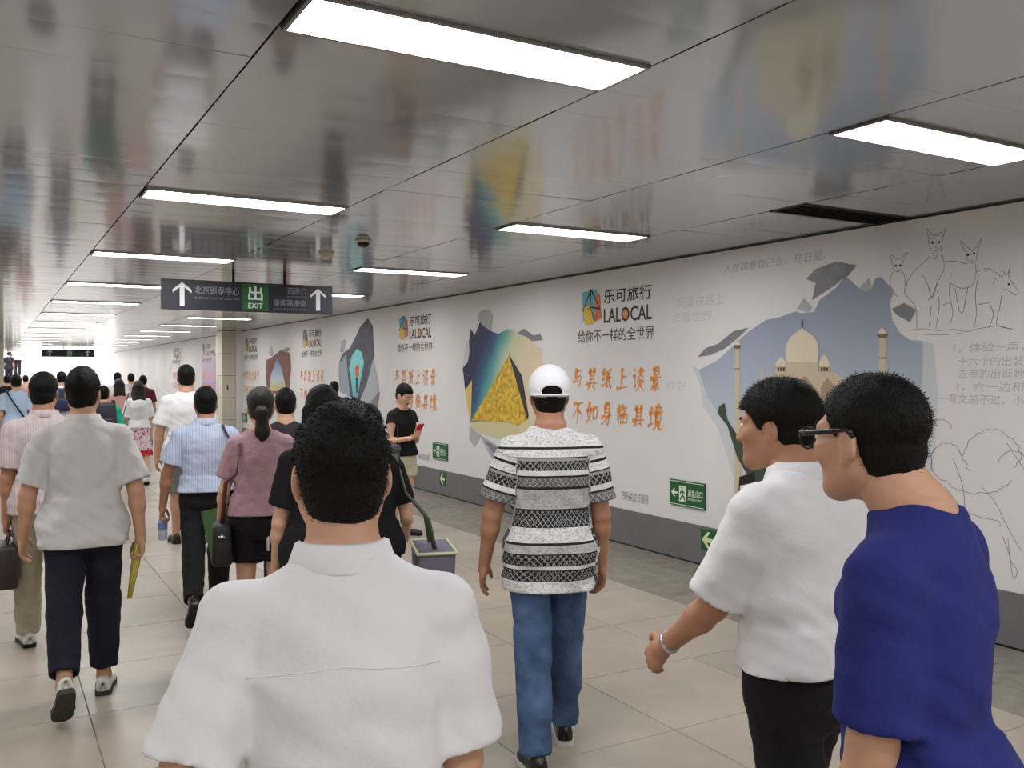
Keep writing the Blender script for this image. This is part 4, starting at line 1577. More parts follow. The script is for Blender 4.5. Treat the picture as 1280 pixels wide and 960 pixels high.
        if hair in ('pony', 'long', 'bun'):
            # start from an empty field, add tails, then the scalp
            if hair == 'pony':
                tail = [Cap(HM((0, -.10, .01)), HM((0, -.135, -.03)), .022, .034, k=.02), Cap(HM((0, -.135, -.03)), HM((.004, -.115, -.15)), .036, .042, k=.02), Cap(HM((.004, -.115, -.15)), HM((.008, -.10, -.25)), .042, .018, k=.02)]
            elif hair == 'bun':
                tail = [Ell(HM((0, -.10, .0)), (.035, .03, .035), k=.02)]
            else:
                tail = [Cap(HM((s * .045, -.05, .0)), HM((s * .05, -.075, -.2)), .055, .05, k=.03) for s in (-1, 0, 1)] + [Cap(HM((s * .06, -.07, -.19)), HM((s * .055, -.07, -.3)), .048, .02, k=.03) for s in (-1, 0, 1)]
            tail += [Ell(HM((0, -.012, .04)), (.08, .1, .085), Mh, k=.0)]
            box_e = Ell(HM((0, -.01, .02)), (.001, .001, .001), Mh, k=0)
            box_e.lo, box_e.hi = hc - .17, hc + .17

            def post2(f, Pp):
                # strands
                q = [Pp[i] - hc[i] for i in range(3)]
                f2 = f + .008 * vnoise(q[0] * 60, q[1] * 60, q[2] * 9)
                z = q[0] * Mh[0, 2] + q[1] * Mh[1, 2] + q[2] * Mh[2, 2]
                y = q[0] * Mh[0, 1] + q[1] * Mh[1, 1] + q[2] * Mh[2, 1]
                f2 = np.maximum(f2, (np.interp(y, [-.2, .0, .03, .06, .2], [-.6, -.3, .0, .05, .07]) - z) * .8)
                return hair_post(f2, Pp)
            V, Q = solid(tail + [box_e], .007 if h <= .012 else .01, post=post2)
        else:
            V, Q = solid(base, .006 if h <= .012 else .01, post=hair_post)
        ho = link('hair', fast_mesh('hair', V * S, Q), hair_m, root)
        if hair_spikes:
            rg = np.random.RandomState(5)
            e1 = V[Q[:, 1]] - V[Q[:, 0]]
            e2 = V[Q[:, 3]] - V[Q[:, 0]]
            fn = np.cross(e1, e2)
            fn /= np.linalg.norm(fn, axis=1)[:, None] + 1e-9
            fc = V[Q].mean(1)
            out = ((fc - hc) * fn).sum(1) > .02
            idx = rg.choice(np.where(out)[0], hair_spikes)
            c0, n0 = fc[idx] + rg.normal(0, .003, (hair_spikes, 3)), fn[idx]
            dirs = n0 * .6 + rg.normal(0, .22, (hair_spikes, 3)) + np.array((0, 0, -.35)) + .3 * Mh[:, 1] * (rg.rand(hair_spikes, 1))
            dirs /= np.linalg.norm(dirs, axis=1)[:, None]
            ln = (.003 + .005 * rg.rand(hair_spikes, 1)) * {'crop': .5, 'short': .6}.get(hair, 1.1)
            loc = (c0 - hc) @ Mh
            ln *= np.clip((loc[:, 2:3] + .09) / .12, .25, 1)
            sd = np.cross(dirs, rg.normal(0, 1, (hair_spikes, 3)))
            sd /= np.linalg.norm(sd, axis=1)[:, None] + 1e-9
            VV = np.stack([c0 - sd * .0009 - n0 * .002, c0 + sd * .0009 - n0 * .002, c0 + dirs * ln], 1).reshape(-1, 3)
            sp = link('hair_strands', fast_mesh('strands', VV * S, np.arange(len(VV)).reshape(-1, 3)), hair_m, ho)
            sp['kind'] = 'stuff'

    # ---- shirt
    if shirt:
        g = .022 * loose
        rings = [(z, a * st * (0.93 if female else 1) + g * (1.0 if z < .38 else .7), b * st + g * (1.0 if z < .38 else .6), y) for z, a, b, y in TORSO]
        lowz = hem
        rings = [(lowz, rings[1][1] + .012 * loose, rings[1][2] + .012 * loose, -.008)] + [r_ for r_ in rings if r_[0] > lowz + .02]
        nz_ = .505 - neck_drop
        rings = [r_ for r_ in rings if r_[0] < nz_ - .01] + [(nz_, .072 + neck_drop * .8, .066 + neck_drop * .5, -.006)]
        pr = [Loft(pel, Mt, rings, k=.03)]
        cu = [Loft(pel, Mt, [(lowz - .03, rings[0][1] - .020, rings[0][2] - .020, -.008), (lowz + .03, rings[0][1] - .024, rings[0][2] - .024, -.008)])]
        if hem > -.06:
            cu = []
        arms = {}
        for s, k in ((-1, 'L'), (1, 'R')):
            sh, el, wr = J['sh' + k], J['el' + k], J['wr' + k]
            if sleeve > 0:
                if sleeve <= 1:
                    e = sh + (el - sh) * sleeve
                else:
                    e = el
                pr += [Cap(neck + Mt @ np.array((s * .04, -.012, -.052)), sh + Mt @ np.array((-s * .01, -.008, .008)), .048, .058, k=.035)]
                cap = Cap(sh + Mt @ np.array((0, 0, -.0)), e, .066 * (.88 if female else 1), sleeve_r * (.88 if female else 1), flat1=sleeve <= 1, k=.024)
                pr.append(cap)
                arms[k] = (sh, e)
                if sleeve <= 1:
                    ax_ = nrm(e - sh)
                    cu.append(Cap(e - ax_ * .045, e + ax_ * .03, sleeve_r * (.88 if female else 1) - .026, sleeve_r * (.88 if female else 1) - .018, flat0=True, flat1=True))
                else:
                    e2 = el + (wr - el) * (sleeve - 1)
                    pr.append(Cap(el, e2, .062, .047, flat1=True, k=.03))
            else:
                pr += [Cap(neck + Mt @ np.array((s * .045, -.01, -.04)), sh + Mt @ np.array((-s * .03, -.005, .0)), .045, .058, k=.03)]
        seed = u * .013
        pr.append(Loft(pel, np.eye(3), [(min(hem, -.05) - .03, .18 * st, .145, -.014), (-.10, .188 * st, .147, -.014), (-.04, .192 * st, .147, -.014), (.03, .182 * st, .138, -.008), (.10, .165 * st, .122, -.002)], k=.03))
        if hem < -.03:
            for k in 'LR':
                hp_ = J['hip' + k]
                dn_ = nrm(J['knee' + k] - hp_)
                pr.append(Cap(hp_ + np.array((0, -.01, .02)), hp_ + dn_ * (-hem + .02), pant_r[0] + .020, pant_r[0] + .016, k=.03))

        def post(f, Pp):
            x, y, z = Pp
            lz = (x - pel[0]) * Mt[0, 2] + (y - pel[1]) * Mt[1, 2] + (z - pel[2]) * Mt[2, 2]
            w1 = vnoise(x * 7 + seed + z * 3, y * 7 + 3.1, z * 13 - x * 5)
            w2 = vnoise(x * 15 + 2 + z * 9, y * 15 + seed, z * 24 + x * 10)
            amp = wrinkle * (1 + 1.2 * np.clip((pel[2] + .25 - z) / .3, 0, 1))
            f = f + amp * (1.6 * w1 + .9 * w2)
            return np.maximum(f, lowz - lz)
        V, Q = solid(pr, max(.0075, h * .75), cu, post)
        if pattern:
            a = (V - pel) @ Mt
            uu = np.arctan2(a[:, 0], -a[:, 1]) * .17
            vv = (rings[-1][0] - a[:, 2]) / (rings[-1][0] - lowz)
            for k in arms:
                sh, e = arms[k]
                ax_ = nrm(e - sh)
                w = V - sh
                t = w @ ax_
                rad = np.linalg.norm(w - t[:, None] * ax_, axis=1)
                lat = a[:, 0] * (1 if k == 'R' else -1)
                m_ = (rad < sleeve_r + .016) & (t > .02) & (lat > sw * st - .012)
                side = np.cross(ax_, (0, 0.3, 1.0))
                side = nrm(side)
                oth = np.cross(ax_, side)
                ang = np.arctan2(w @ oth, w @ side)
                uu[m_] = ang[m_] * .08
                vv[m_] = .05 + t[m_] / np.linalg.norm(e - sh) * .30
        shm = fast_mesh('shirt', V * S, Q)
        if pattern:
            atr = shm.attributes.new('pat', 'FLOAT_VECTOR', 'POINT')
            atr.data.foreach_set('vector', np.stack([uu, vv, 0 * uu], 1).astype(np.float32).ravel())
        so = link(shirt, shm, shirt_m, root)
        if collar:
            vs, fs = [], []
            n = 40
            cz = pel + Mt @ np.array((0, -.006, nz_ - .012))
            prof = [(.074, .070, -.012), (.069, .068, .036), (.072, .071, .042), (.080, .079, .038), (.094, .092, -.002), (.092, .090, -.007), (.078, .074, -.006)]
            for i in range(n + 1):
                a = R(78) - 2 * math.pi * i / n * (1 - 0.0) if False else math.pi / 2 + .16 + (2 * math.pi - .32) * i / n
                for (ra_, rb_, zz) in prof:
                    drop = .018 * max(0, math.sin(a)) * 1.3
                    vs.append(cz + Mt @ np.array((ra_ * math.cos(a) * (1.0), rb_ * math.sin(a) + .006, zz - drop)))
            m_ = len(prof)
            for i in range(n):
                for j in range(m_):
                    j2 = (j + 1) % m_
                    fs.append((i * m_ + j, i * m_ + j2, (i + 1) * m_ + j2, (i + 1) * m_ + j))
            fs.append(tuple(range(m_)))
            fs.append(tuple(n * m_ + j for j in range(m_))[::-1])
            link('collar', pydata('collar', [np.array(p) * S for p in vs], fs), shirt_m, so, True)
        M['shirt'] = so
        if yoke:
            from mathutils.bvhtree import BVHTree
            bv = BVHTree.FromPolygons([tuple(v) for v in V], [tuple(map(int, q)) for q in Q])
            pts = []
            for xx in np.linspace(-.155, .155, 41):
                o_ = pel + Mt @ np.array((xx * st, -.6, yoke - .10 * abs(xx)))
                hit = bv.ray_cast(Vector(o_), Vector(Mt @ np.array((0, 1., 0))))
                if hit[0] is not None:
                    pts.append(np.array(hit[0]) * S)
            if len(pts) > 5:
                tube('yoke_seam', pts, .0014, shirt_m, so, n=6)
    # ---- trousers / shorts
    if pants:
        tr = [(-.17, .115 * st, .10, 0), (-.10, .168 * st, .125, -.012), (-.04, .174 * st, .126, -.014), (.03, .164 * st, .118, -.006), (.075, .157 * st, .112, 0)]
        pr = [Loft(pel, np.eye(3), tr, k=.03)]
        cu = []
        for s, k in ((-1, 'L'), (1, 'R')):
            hp_, kn, an = J['hip' + k], J['knee' + k], J['ank' + k]
            if pant_len is not None and pant_len <= 1:
                e = hp_ + (kn - hp_) * pant_len
                pr.append(Cap(hp_, e, pant_r[0], pant_r[1], flat1=True, k=.03))
                ax_ = nrm(e - hp_)
                cu.append(Cap(e - ax_ * .04, e + ax_ * .03, pant_r[1] - .024, pant_r[1] - .018, flat0=True, flat1=True))
            else:
                L = .97 if pant_len is None else pant_len - 1
                e = kn + (an - kn) * L
                if pant_len is None:
                    e = e + np.array((0, 0, -.02)) * (P['foot' + k] < 15)
                pr += [Cap(hp_, kn, pant_r[0], pant_r[1], k=.03), Cap(kn, e, pant_r[1], pant_r[2], flat1=True, k=.025),
                       Cap(kn * .5 + hp_ * .5 + np.array((0, -.012, 0)), kn * .4 + an * .6 + np.array((0, -.012, 0)), pant_r[1] * .97, pant_r[2] * 1.02, k=.02)]
                ax_ = nrm(e - kn)
                cu.append(Cap(e - ax_ * .04, e + ax_ * .03, pant_r[2] - .022, pant_r[2] - .018, flat0=True, flat1=True))

        def post(f, Pp):
            x, y, z = Pp
            return f + .0065 * (1.5 * vnoise(x * 9 + 4 + u, y * 9, z * 15) + 1.2 * vnoise(x * 14 + z * 7, y * 14 + u, z * 30 + x * 8))
        V, Q = solid(pr, max(.0085, h * .8), cu, post)
        po = link(pants, fast_mesh(pants, V * S, Q), pants_m, root)
        M['pants'] = po
    if skirt:
        zt, zb_, flare = skirt
        pr = [Loft(pel, np.eye(3), [(zb_, .165 + flare, .125 + flare, -.01), (-.05, .168, .126, -.012), (.03, .152, .112, -.004), (zt, .142, .104, 0)], n=2.1, k=.0)]
        cu = [Loft(pel, np.eye(3), [(zb_ - .03, .155 + flare, .115 + flare, -.01), (zb_ + .06, .152 + flare * .8, .112 + flare * .8, -.01)])]

        def post(f, Pp):
            x, y, z = Pp
            a = np.arctan2(x - 0, y) * np.ones_like(z)
            return f + .010 * np.sin(a * 11 + 1.5 * np.sin(a * 2)) * np.clip((pel[2] - .02 - z) / .3, 0, 1) + .004 * vnoise(x * 14, y * 14, z * 20)
        V, Q = solid(pr, max(.009, h * .8), cu, post)
        M['skirt'] = link('skirt', fast_mesh('skirt', V * S, Q), skirt_m, root)
    # ---- shoes
    if shoe_m is not None:
        for s, k in ((-1, 'L'), (1, 'R')):
            Mf, an = feet[k], J['ank' + k]
            vs, fs = [], []
            st_ = [(-.078, .012, .052), (-.070, .030, .072), (-.045, .037, .078), (-.01, .038, .078), (.03, .039, .070), (.07, .044, .056), (.11, .047, .047), (.145, .044, .042), (.172, .033, .036), (.186, .012, .026)]
            n = 14
            for (y, w, hh_) in st_:
                for i in range(n):
                    a = math.pi * i / (n - 1)
                    vs.append(an + Mf @ np.array((w * (abs(math.cos(a)) ** .75) * (1 if math.cos(a) > 0 else -1) + s * .006 * (y > .1), y, -.066 + hh_ * math.sin(a) ** .7)))
            for i in range(len(st_) - 1):
                for j in range(n - 1):
                    fs.append((i * n + j, i * n + j + 1, (i + 1) * n + j + 1, (i + 1) * n + j))
                fs.append((i * n, (i + 1) * n, (i + 1) * n + n - 1, i * n + n - 1))
            fs.append(tuple(range(n)))
            fs.append(tuple((len(st_) - 1) * n + j for j in range(n))[::-1])
            sh_o = link('shoe', pydata('shoe', [p * S for p in vs], fs), shoe_m, root, True)
            vs, fs = [], []
            for (y, w, hh_) in st_:
                for (q, z_) in ((-1, -.085), (1, -.085), (1, -.06), (-1, -.06)):
                    vs.append(an + Mf @ np.array((q * (w + .004) + s * .006 * (y > .1), y * 1.02, z_)))
            for i in range(len(st_) - 1):
                for j in range(4):
                    fs.append((i * 4 + j, i * 4 + (j + 1) % 4, (i + 1) * 4 + (j + 1) % 4, (i + 1) * 4 + j))
            fs += [(3, 2, 1, 0), tuple(len(vs) - 4 + j for j in range(4))]
            link('sole', pydata('sole', [p * S for p in vs], fs), sole_m or M_DARK, sh_o)
    info = dict(root=root, J={a: b * S for a, b in J.items()}, pel=pel * S, Mt=Mt, Mh=Mh, hc=hc * S, S=S, neck=neck * S, M=M,
                W=Matrix.Translation((X, Y, z0)) @ Matrix.Rotation(-R(heading), 4, 'Z'))
    return info


def at_person(o, info):
    """a thing carried by a person: modelled in the person's frame, but its own top-level object"""
    o.matrix_world = info['W'].copy()
    return o


def rounded_bag(name, w, d, hh, c, m, parent, taper=.85, rz=0.0, bev=.03):
    bm = bmesh.new()
    v, f = box_data(-w / 2, w / 2, -d / 2, d / 2, -hh / 2, hh / 2)
    bv = [bm.verts.new((p[0] * (taper if p[2] > 0 else 1), p[1] * (taper if p[2] > 0 else 1), p[2])) for p in v]
    for q in f:
        bm.faces.new([bv[i] for i in q])
    bmesh.ops.bevel(bm, geom=list(bm.edges), offset=bev, segments=3, affect='EDGES', profile=.5)
    bmesh.ops.transform(bm, matrix=Matrix.Translation(c) @ Matrix.Rotation(rz, 4, 'Z'), verts=bm.verts)
    me = bpy.data.meshes.new(name)
    bm.to_mesh(me)
    bm.free()
    return link(name, me, m, parent, True)

# ------------------------------------------------------------------ the people
C_WHITE = cloth('white_shirt', (226, 225, 228), bump=(16, .25))
C_WHITE2 = cloth('grey_white_shirt', (206, 203, 202), bump=(16, .3))
C_PINKISH = stripe_cloth('pinkish_shirt', (206, 192, 192), (190, 174, 176), 22)
C_BLUE = cloth('royal_blue_tee', (38, 44, 112), bump=(22, .3))
C_BLACK = cloth('black_trousers', (26, 25, 28))
C_NAVY = cloth('navy_trousers', (30, 30, 44))
C_KHAKI = cloth('khaki_trousers', (176, 168, 148))
C_STRIPE = stripe_cloth('blue_striped_shirt', (206, 214, 230), (150, 166, 200), 34)
C_PINK = cloth('mauve_top', (176, 140, 150), bump=(30, .4), var=(20, .12))
C_TEAL = cloth('teal_shirt', (40, 160, 132))
C_CREAM = cloth('cream_lace', (222, 212, 186), bump=(60, .9), var=(40, .12))
C_GREY = cloth('grey_shorts', (120, 122, 126))
C_LBLUE = cloth('light_blue_shirt', (176, 196, 222))
C_PEACH = cloth('peach_top', (214, 170, 160))
C_DRED = cloth('dark_red_top', (92, 40, 44))
S_WHITE = mat('white_shoe', (226, 224, 218), .5)
S_BLACK = mat('black_shoe', (24, 23, 24), .4)
S_SOLE = mat('grey_sole', (58, 56, 54), .8)
S_SOLEW = mat('white_sole', (214, 212, 208), .6)

# man in the white shirt right in front of the viewer
p1 = build_person('person', 'man in white short-sleeved shirt seen from behind, closest in the middle', 428, 1.5, 1.662, 17,
                  dict(hipL=-8, hipR=22, kneeL=12, kneeR=14, footL=0, shL=-20, shR=8, abL=19, abR=8, elL=8, elR=20, lean=2, hyaw=3),
                  SKIN_A, .010, shirt='shirt', shirt_m=C_WHITE, collar=True, sleeve=.80, sleeve_r=.078, hem=-.13, loose=1.1, wrinkle=.010, yoke=.35,
                  pants='trousers', pants_m=C_NAVY, shoe_m=S_BLACK, hair='short', hair_spikes=14000, stout=1.0)
# man with glasses at the right edge
p2 = build_person('person', 'man in royal blue T-shirt with dark glasses at the right edge', 1158, 1.66, 1.713, -16,
                  dict(hipL=18, hipR=-12, kneeL=12, kneeR=12, shL=2, shR=0, abL=4, abR=6, elL=8, elR=12, lean=3, neckfwd=.05, hyaw=-10),
                  SKIN_A, .010, shirt='t_shirt', shirt_m=C_BLUE, sleeve=.86, sleeve_r=.072, hem=-.16, loose=1.0, neck_drop=.012, wrinkle=.011,
                  pants='trousers', pants_m=C_NAVY, shoe_m=S_BLACK, hair='crop', hair_spikes=9000, face=True, stout=.93)
# man in white shirt in profile
p3 = build_person('person', 'man in white shirt and black trousers, face in profile, left arm swinging', 1006, 2.45, 1.69, 0,
                  dict(hipL=-10, hipR=22, kneeL=14, kneeR=10, shL=24, shR=-20, abL=7, abR=10, elL=26, elR=10, lean=3, hyaw=28, neckfwd=.045, curlL=48),
                  SKIN_B, .010, shirt='shirt', shirt_m=C_WHITE, collar=True, sleeve=.88, sleeve_r=.080, hem=-.005, loose=1.15, wrinkle=.010,
                  pants='trousers', pants_m=C_BLACK, shoe_m=S_BLACK, hair='thick', hair_spikes=7000, face=True)
# man in the cap
p4 = build_person('person', 'man in white cap, black and white patterned T-shirt and blue jeans', 688, 4.0, 1.742, 22,
                  dict(hipL=-9, hipR=17, kneeL=8, kneeR=12, footL=2, footR=-4, shL=2, shR=-2, abL=17, abR=11, elL=16, elR=18, lean=1, hyaw=-4, curlL=20, curlR=34),
                  SKIN_B, .010, shirt='t_shirt', shirt_m=banded_cloth(), sleeve=.78, sleeve_r=.082, hem=-.19, loose=1.1, wrinkle=.007, neck_drop=.008,
                  pants='jeans', pants_m=denim(), pant_r=(.098, .076, .066), shoe_m=S_BLACK, sole_m=S_SOLEW, hair='crop', pattern=True, hand_h=.0045)
# man on the left with white shoes
p5 = build_person('person', 'man in pale shirt, navy trousers and white shoes at the left', 104, 4.7, 1.735, 4,
                  dict(hipL=-14, hipR=10, kneeL=30, kneeR=8, footL=46, footR=0, shL=6, shR=-8, abL=16, abR=14, elL=14, elR=12, lean=2, hyaw=-12, curlR=55),
                  SKIN_A, .010, shirt='shirt', shirt_m=C_WHITE2, collar=True, sleeve=.80, sleeve_r=.084, hem=-.14, loose=1.15, yoke=.35, wrinkle=.010,
                  pants='trousers', pants_m=C_NAVY, pant_len=1.86, pant_r=(.102, .082, .07), shoe_m=S_WHITE, sole_m=S_SOLE, hair='mop', hair_spikes=4000, stout=1.05)
p6 = build_person('person', 'man in pinkish shirt and khaki trousers at the left edge', 55, 5.6, 1.72, 0,
                  dict(hipL=12, hipR=-12, kneeL=10, kneeR=18, footR=12, shL=-6, shR=8, abL=6, lean=2, hyaw=-16, curlL=60),
                  SKIN_B, .011, shirt='shirt', shirt_m=C_PINKISH, collar=True, sleeve=.8, hem=-.1, loose=1.3, wrinkle=.006,
                  pants='trousers', pants_m=C_KHAKI, shoe_m=S_WHITE, hair='short', hair_spikes=2500)
p7 = build_person('person', 'man in blue striped shirt and black trousers carrying a water bottle', 257, 6.3, 1.62, 10,
                  dict(hipL=-16, hipR=16, kneeL=34, kneeR=6, footL=50, shL=2, shR=4, abL=20, abR=12, elL=8, lean=2, curlL=62),
                  SKIN_B, .011, shirt='shirt', shirt_m=C_STRIPE, collar=True, sleeve=.72, sleeve_r=.085, hem=.0, loose=1.2, wrinkle=.006,
                  pants='trousers', pants_m=C_BLACK, shoe_m=S_BLACK, hair='short', hair_spikes=2500)
p8 = build_person('person', 'woman with long ponytail, mauve top and black shorts', 326, 5.3, 1.63, 12,
                  dict(hipL=6, hipR=-6, kneeL=6, kneeR=10, shL=6, abL=14, elL=34, lean=2, curlL=50),
                  SKIN_C, .011, female=True, shirt='top', shirt_m=C_PINK, sleeve=.7, sleeve_r=.09, hem=-.02, loose=1.2, neck_drop=.012, wrinkle=.005,
                  pants='shorts', pants_m=C_BLACK, pant_len=.62, pant_r=(.104, .102, .08), shoe_m=S_BLACK, hair='pony', hair_m=HAIR2)
p9 = build_person('person', 'woman with long black hair in black clothes, half hidden by nearest man', 404, 4.1, 1.655, 14,
                  dict(hipL=-8, hipR=12, kneeL=10, shL=8, abL=10), SKIN_C, .012, female=True,
                  shirt='top', shirt_m=C_BLACK, sleeve=.7, hem=-.08, pants='trousers', pants_m=C_BLACK, shoe_m=S_BLACK, hair='long')
p9b = build_person('person', 'dark-haired person in dark top just right of the ponytail woman', 357, 6.6, 1.60, 14,
                   dict(hipL=10, hipR=-8), SKIN_A, .014, shirt='t_shirt', shirt_m=cloth('charcoal_tee', (50, 46, 48)), pants='trousers', pants_m=C_BLACK, shoe_m=S_BLACK, hair='thick')
p11 = build_person('person', 'person in black carrying the grey tote bag, hidden behind nearest man', 460, 4.6, 1.55, 18,
                   dict(hipL=10, hipR=-8, shR=8, abR=14, elR=50), SKIN_C, .013, female=True, shirt='top', shirt_m=C_BLACK, sleeve=.7, hem=-.08, pants='trousers', pants_m=C_BLACK, shoe_m=S_BLACK, hair='bun')
# woman looking at her phone by the wall
p10 = build_person('person', 'woman in black top and cream lace shorts looking at a red phone', 502, 9.5, 1.60, 160,
                   dict(hipL=2, hipR=0, kneeL=3, kneeR=6, hpitch=26, hyaw=4, wristL=(.0, .26, 1.13), wristR=(.09, .25, 1.12), handL=((.55, .65, .35), (.3, -.4, .85)), handR=((-.45, .7, .35), (-.3, -.4, .85)), curlL=40, curlR=40),
                   SKIN_C, .010, female=True, shirt='top', shirt_m=C_BLACK, sleeve=.28, sleeve_r=.078, hem=-.04, loose=.7, neck_drop=.03, wrinkle=.004,
                   pants='shorts', pants_m=C_CREAM, pant_len=.55, pant_r=(.105, .108, .08), shoe_m=S_BLACK, hair='bun', face=True, group='people standing in the passage', hand_h=.0045)
p12 = build_person('person', 'tall man in plain white T-shirt and grey shorts walking ahead', 233, 9.0, 1.80, 6,
                   dict(hipL=10, hipR=-12, kneeL=6, kneeR=26, footR=24, abL=14, abR=12), SKIN_A, .013, shirt='t_shirt', shirt_m=C_WHITE, sleeve=.75, sleeve_r=.09, hem=-.17, loose=1.35, wrinkle=.006,
                   pants='shorts', pants_m=C_GREY, pant_len=.95, pant_r=(.105, .1, .08), shoe_m=S_BLACK, hair='short')
p13 = build_person('person', 'long-haired woman in white top and flowered skirt with red hem', 173, 13.9, 1.60, 2,
                   dict(hipL=8, hipR=-8, kneeR=14, footR=10), SKIN_C, .014, female=True, shirt='top', shirt_m=C_WHITE, sleeve=.85, sleeve_r=.09, hem=-.02, loose=1.3,
                   skirt=(.09, -.47, .05), skirt_m=None, shoe_m=S_WHITE, hair='long', hair_m=HAIR2)
p14 = build_person('person', 'woman in peach top left of the flowered skirt', 149, 16.0, 1.62, 2,
                   dict(hipL=-6, hipR=8), SKIN_C, .016, female=True, shirt='top', shirt_m=C_PEACH, sleeve=.6, hem=-.08, pants='trousers', pants_m=C_KHAKI, shoe_m=S_WHITE, hair='long', hair_m=HAIR2)
p15 = build_person('person', 'person in teal shirt with dark backpack behind the pale-shirted man', 129, 11.5, 1.56, 2,
                   dict(hipL=6, hipR=-8), SKIN_A, .015, shirt='shirt', shirt_m=C_TEAL, sleeve=.75, pants='trousers', pants_m=C_NAVY, shoe_m=S_BLACK, hair='short')
far = [('person in white shirt whose dark head shows beside the far wall', 147, 20.5, 1.74, C_WHITE, 'short'), ('dark-haired person in grey shirt far off, middle of three heads', 164, 22, 1.72, C_WHITE2, 'short'),
       ('person in dark red top behind the flowered-skirt woman', 179, 19, 1.67, C_DRED, 'thick'), ('person with navy backpack ahead of the two left men', 77, 16.5, 1.75, C_WHITE, 'short'),
       ('man in light blue shirt with a dark diagonal strap at far left', 20, 14.5, 1.69, C_LBLUE, 'mop'), ('person in dark clothes at the far left edge of the crowd', 9, 21, 1.68, C_BLACK, 'short'),
       ('dark-haired person close to the wall beside the ice cave picture', 418, 14.3, 1.59, C_NAVY, 'short'), ('person in pale top far ahead near the left column', 32, 27, 1.66, C_PEACH, 'thick')]
pf = []
for lab, u_, d_, h_, cl, hr in far:
    q = random.Random(int(u_))
    s_ = 1 if q.random() > .5 else -1
    pf.append(build_person('person', lab, u_, d_, h_, 2 if u_ < 400 else 10, dict(hipL=10 * s_, hipR=-10 * s_, kneeL=8 - 6 * s_, kneeR=8 + 6 * s_), SKIN_A, .017,
                           shirt='shirt', shirt_m=cl, sleeve=.75, pants='trousers', pants_m=C_NAVY if u_ != 9 else C_BLACK, shoe_m=S_BLACK, hair=hr))
pst = []
for lab, u_, Y_, cl in (('small figure in white climbing the far stairs', 22, 53.2, C_WHITE), ('small figure in dark clothes on the far stairs', 11, 52.2, C_NAVY), ('small figure in peach on the upper far stairs', 17, 55.0, C_PEACH)):
    stp = int((Y_ - Y_END) / .33)
    dv = ray(u_, 467)
    t_ = Y_ / dv.y
    dep = Y_ / (dv.y) * 1.0
    pst.append(build_person('person', lab, u_, dep, 1.68, 0, dict(hipL=6, hipR=2), SKIN_A, .02, shirt='shirt', shirt_m=cl, sleeve=.75, pants='trousers', pants_m=C_NAVY, shoe_m=S_BLACK, hair='short', z0=.16 * (stp + 1) + .0, group='people on the far stairs'))

# flowered skirt with red hem
sk = mat('cloth_flowered_skirt', (224, 206, 210), .8)
_nt = sk.node_tree
_b = _nt.nodes['Principled BSDF']
_tc = _nt.nodes.new('ShaderNodeTexCoord')
_v = _nt.nodes.new('ShaderNodeTexVoronoi')
_v.inputs['Scale'].default_value = 26
_nt.links.new(_tc.outputs['Object'], _v.inputs['Vector'])
_r = _nt.nodes.new('ShaderNodeValToRGB')
_r.color_ramp.interpolation = 'CONSTANT'
_r.color_ramp.elements[0].color = (*lin((176, 70, 92)), 1)
_r.color_ramp.elements[1].position = .38
_r.color_ramp.elements[1].color = (*lin((226, 208, 214)), 1)
_nt.links.new(_v.outputs['Distance'], _r.inputs['Fac'])
_s = _nt.nodes.new('ShaderNodeSeparateXYZ')
_nt.links.new(_tc.outputs['Object'], _s.inputs[0])
_m = _nt.nodes.new('ShaderNodeMath')
_m.operation = 'LESS_THAN'
_m.inputs[1].default_value = .53
_nt.links.new(_s.outputs['Z'], _m.inputs[0])
_x = _nt.nodes.new('ShaderNodeMixRGB')
_nt.links.new(_m.outputs[0], _x.inputs[0])
_nt.links.new(_r.outputs['Color'], _x.inputs[1])
_x.inputs[2].default_value = (*lin((206, 36, 44)), 1)
_nt.links.new(_x.outputs[0], _b.inputs['Base Color'])
p13['M']['skirt'].data.materials.clear()
p13['M']['skirt'].data.materials.append(sk)

# ------------------------------------------------------------------ things worn
# white cap of the man in jeans
i = p4
Mh, hc, S = i['Mh'], i['hc'] / i['S'], i['S']
HM = lambda p: hc + Mh @ np.array(p, float)
M_CAP = mat('white_cap_cloth', (236, 236, 240), .8, bump=(60, .15))


def cap_post(f, Pp):
    q = [Pp[k] - hc[k] for k in range(3)]
    x, y, z = [q[0] * Mh[0, k] + q[1] * Mh[1, k] + q[2] * Mh[2, k] for k in range(3)]
    out = Ell(HM((0, -.012, .03)), (.094, .112, .106), Mh).d(Pp)
    inn = Ell(HM((0, -.012, .026)), (.088, .106, .100), Mh).d(Pp)
    d = np.maximum(out, -inn)
    d = np.maximum(d, (-.002 + y * .06) - z)
    gap = Ell(HM((0, -.13, .016)), (.046, .09, .026), Mh).d(Pp)
    return np.maximum(d, -gap) if True else d


V, Q = solid([Ell(HM((0, -.01, .03)), (.14, .15, .15), Mh, k=0)], .0038, post=cap_post)
cap = link('cap', fast_mesh('cap', V * S, Q), M_CAP, i['root'])
pts = [HM((.090 * math.sin(a), -.012 - .108 * math.cos(a), .0)) for a in np.linspace(-1.25, 1.25, 17)]
tube('strap', [p * S for p in pts], .0095, M_CAP, cap, n=8, flat=.45)
vs, fs = [], []
for k_ in range(13):
    a = -1.05 + 2.1 * k_ / 12
    for r_, z_ in ((1.0, .018), (1.6, .002)):
        vs.append(HM((.088 * math.sin(a) * (1 if r_ == 1 else .92), -.012 + .106 * math.cos(a) * r_, z_ + .0)) * S)
for k_ in range(12):
    fs.append((2 * k_, 2 * k_ + 1, 2 * k_ + 3, 2 * k_ + 2))
vi = link('visor', pydata('visor', vs, fs), M_CAP, cap, True)
vi.modifiers.new('thick', 'SOLIDIFY').thickness = .004

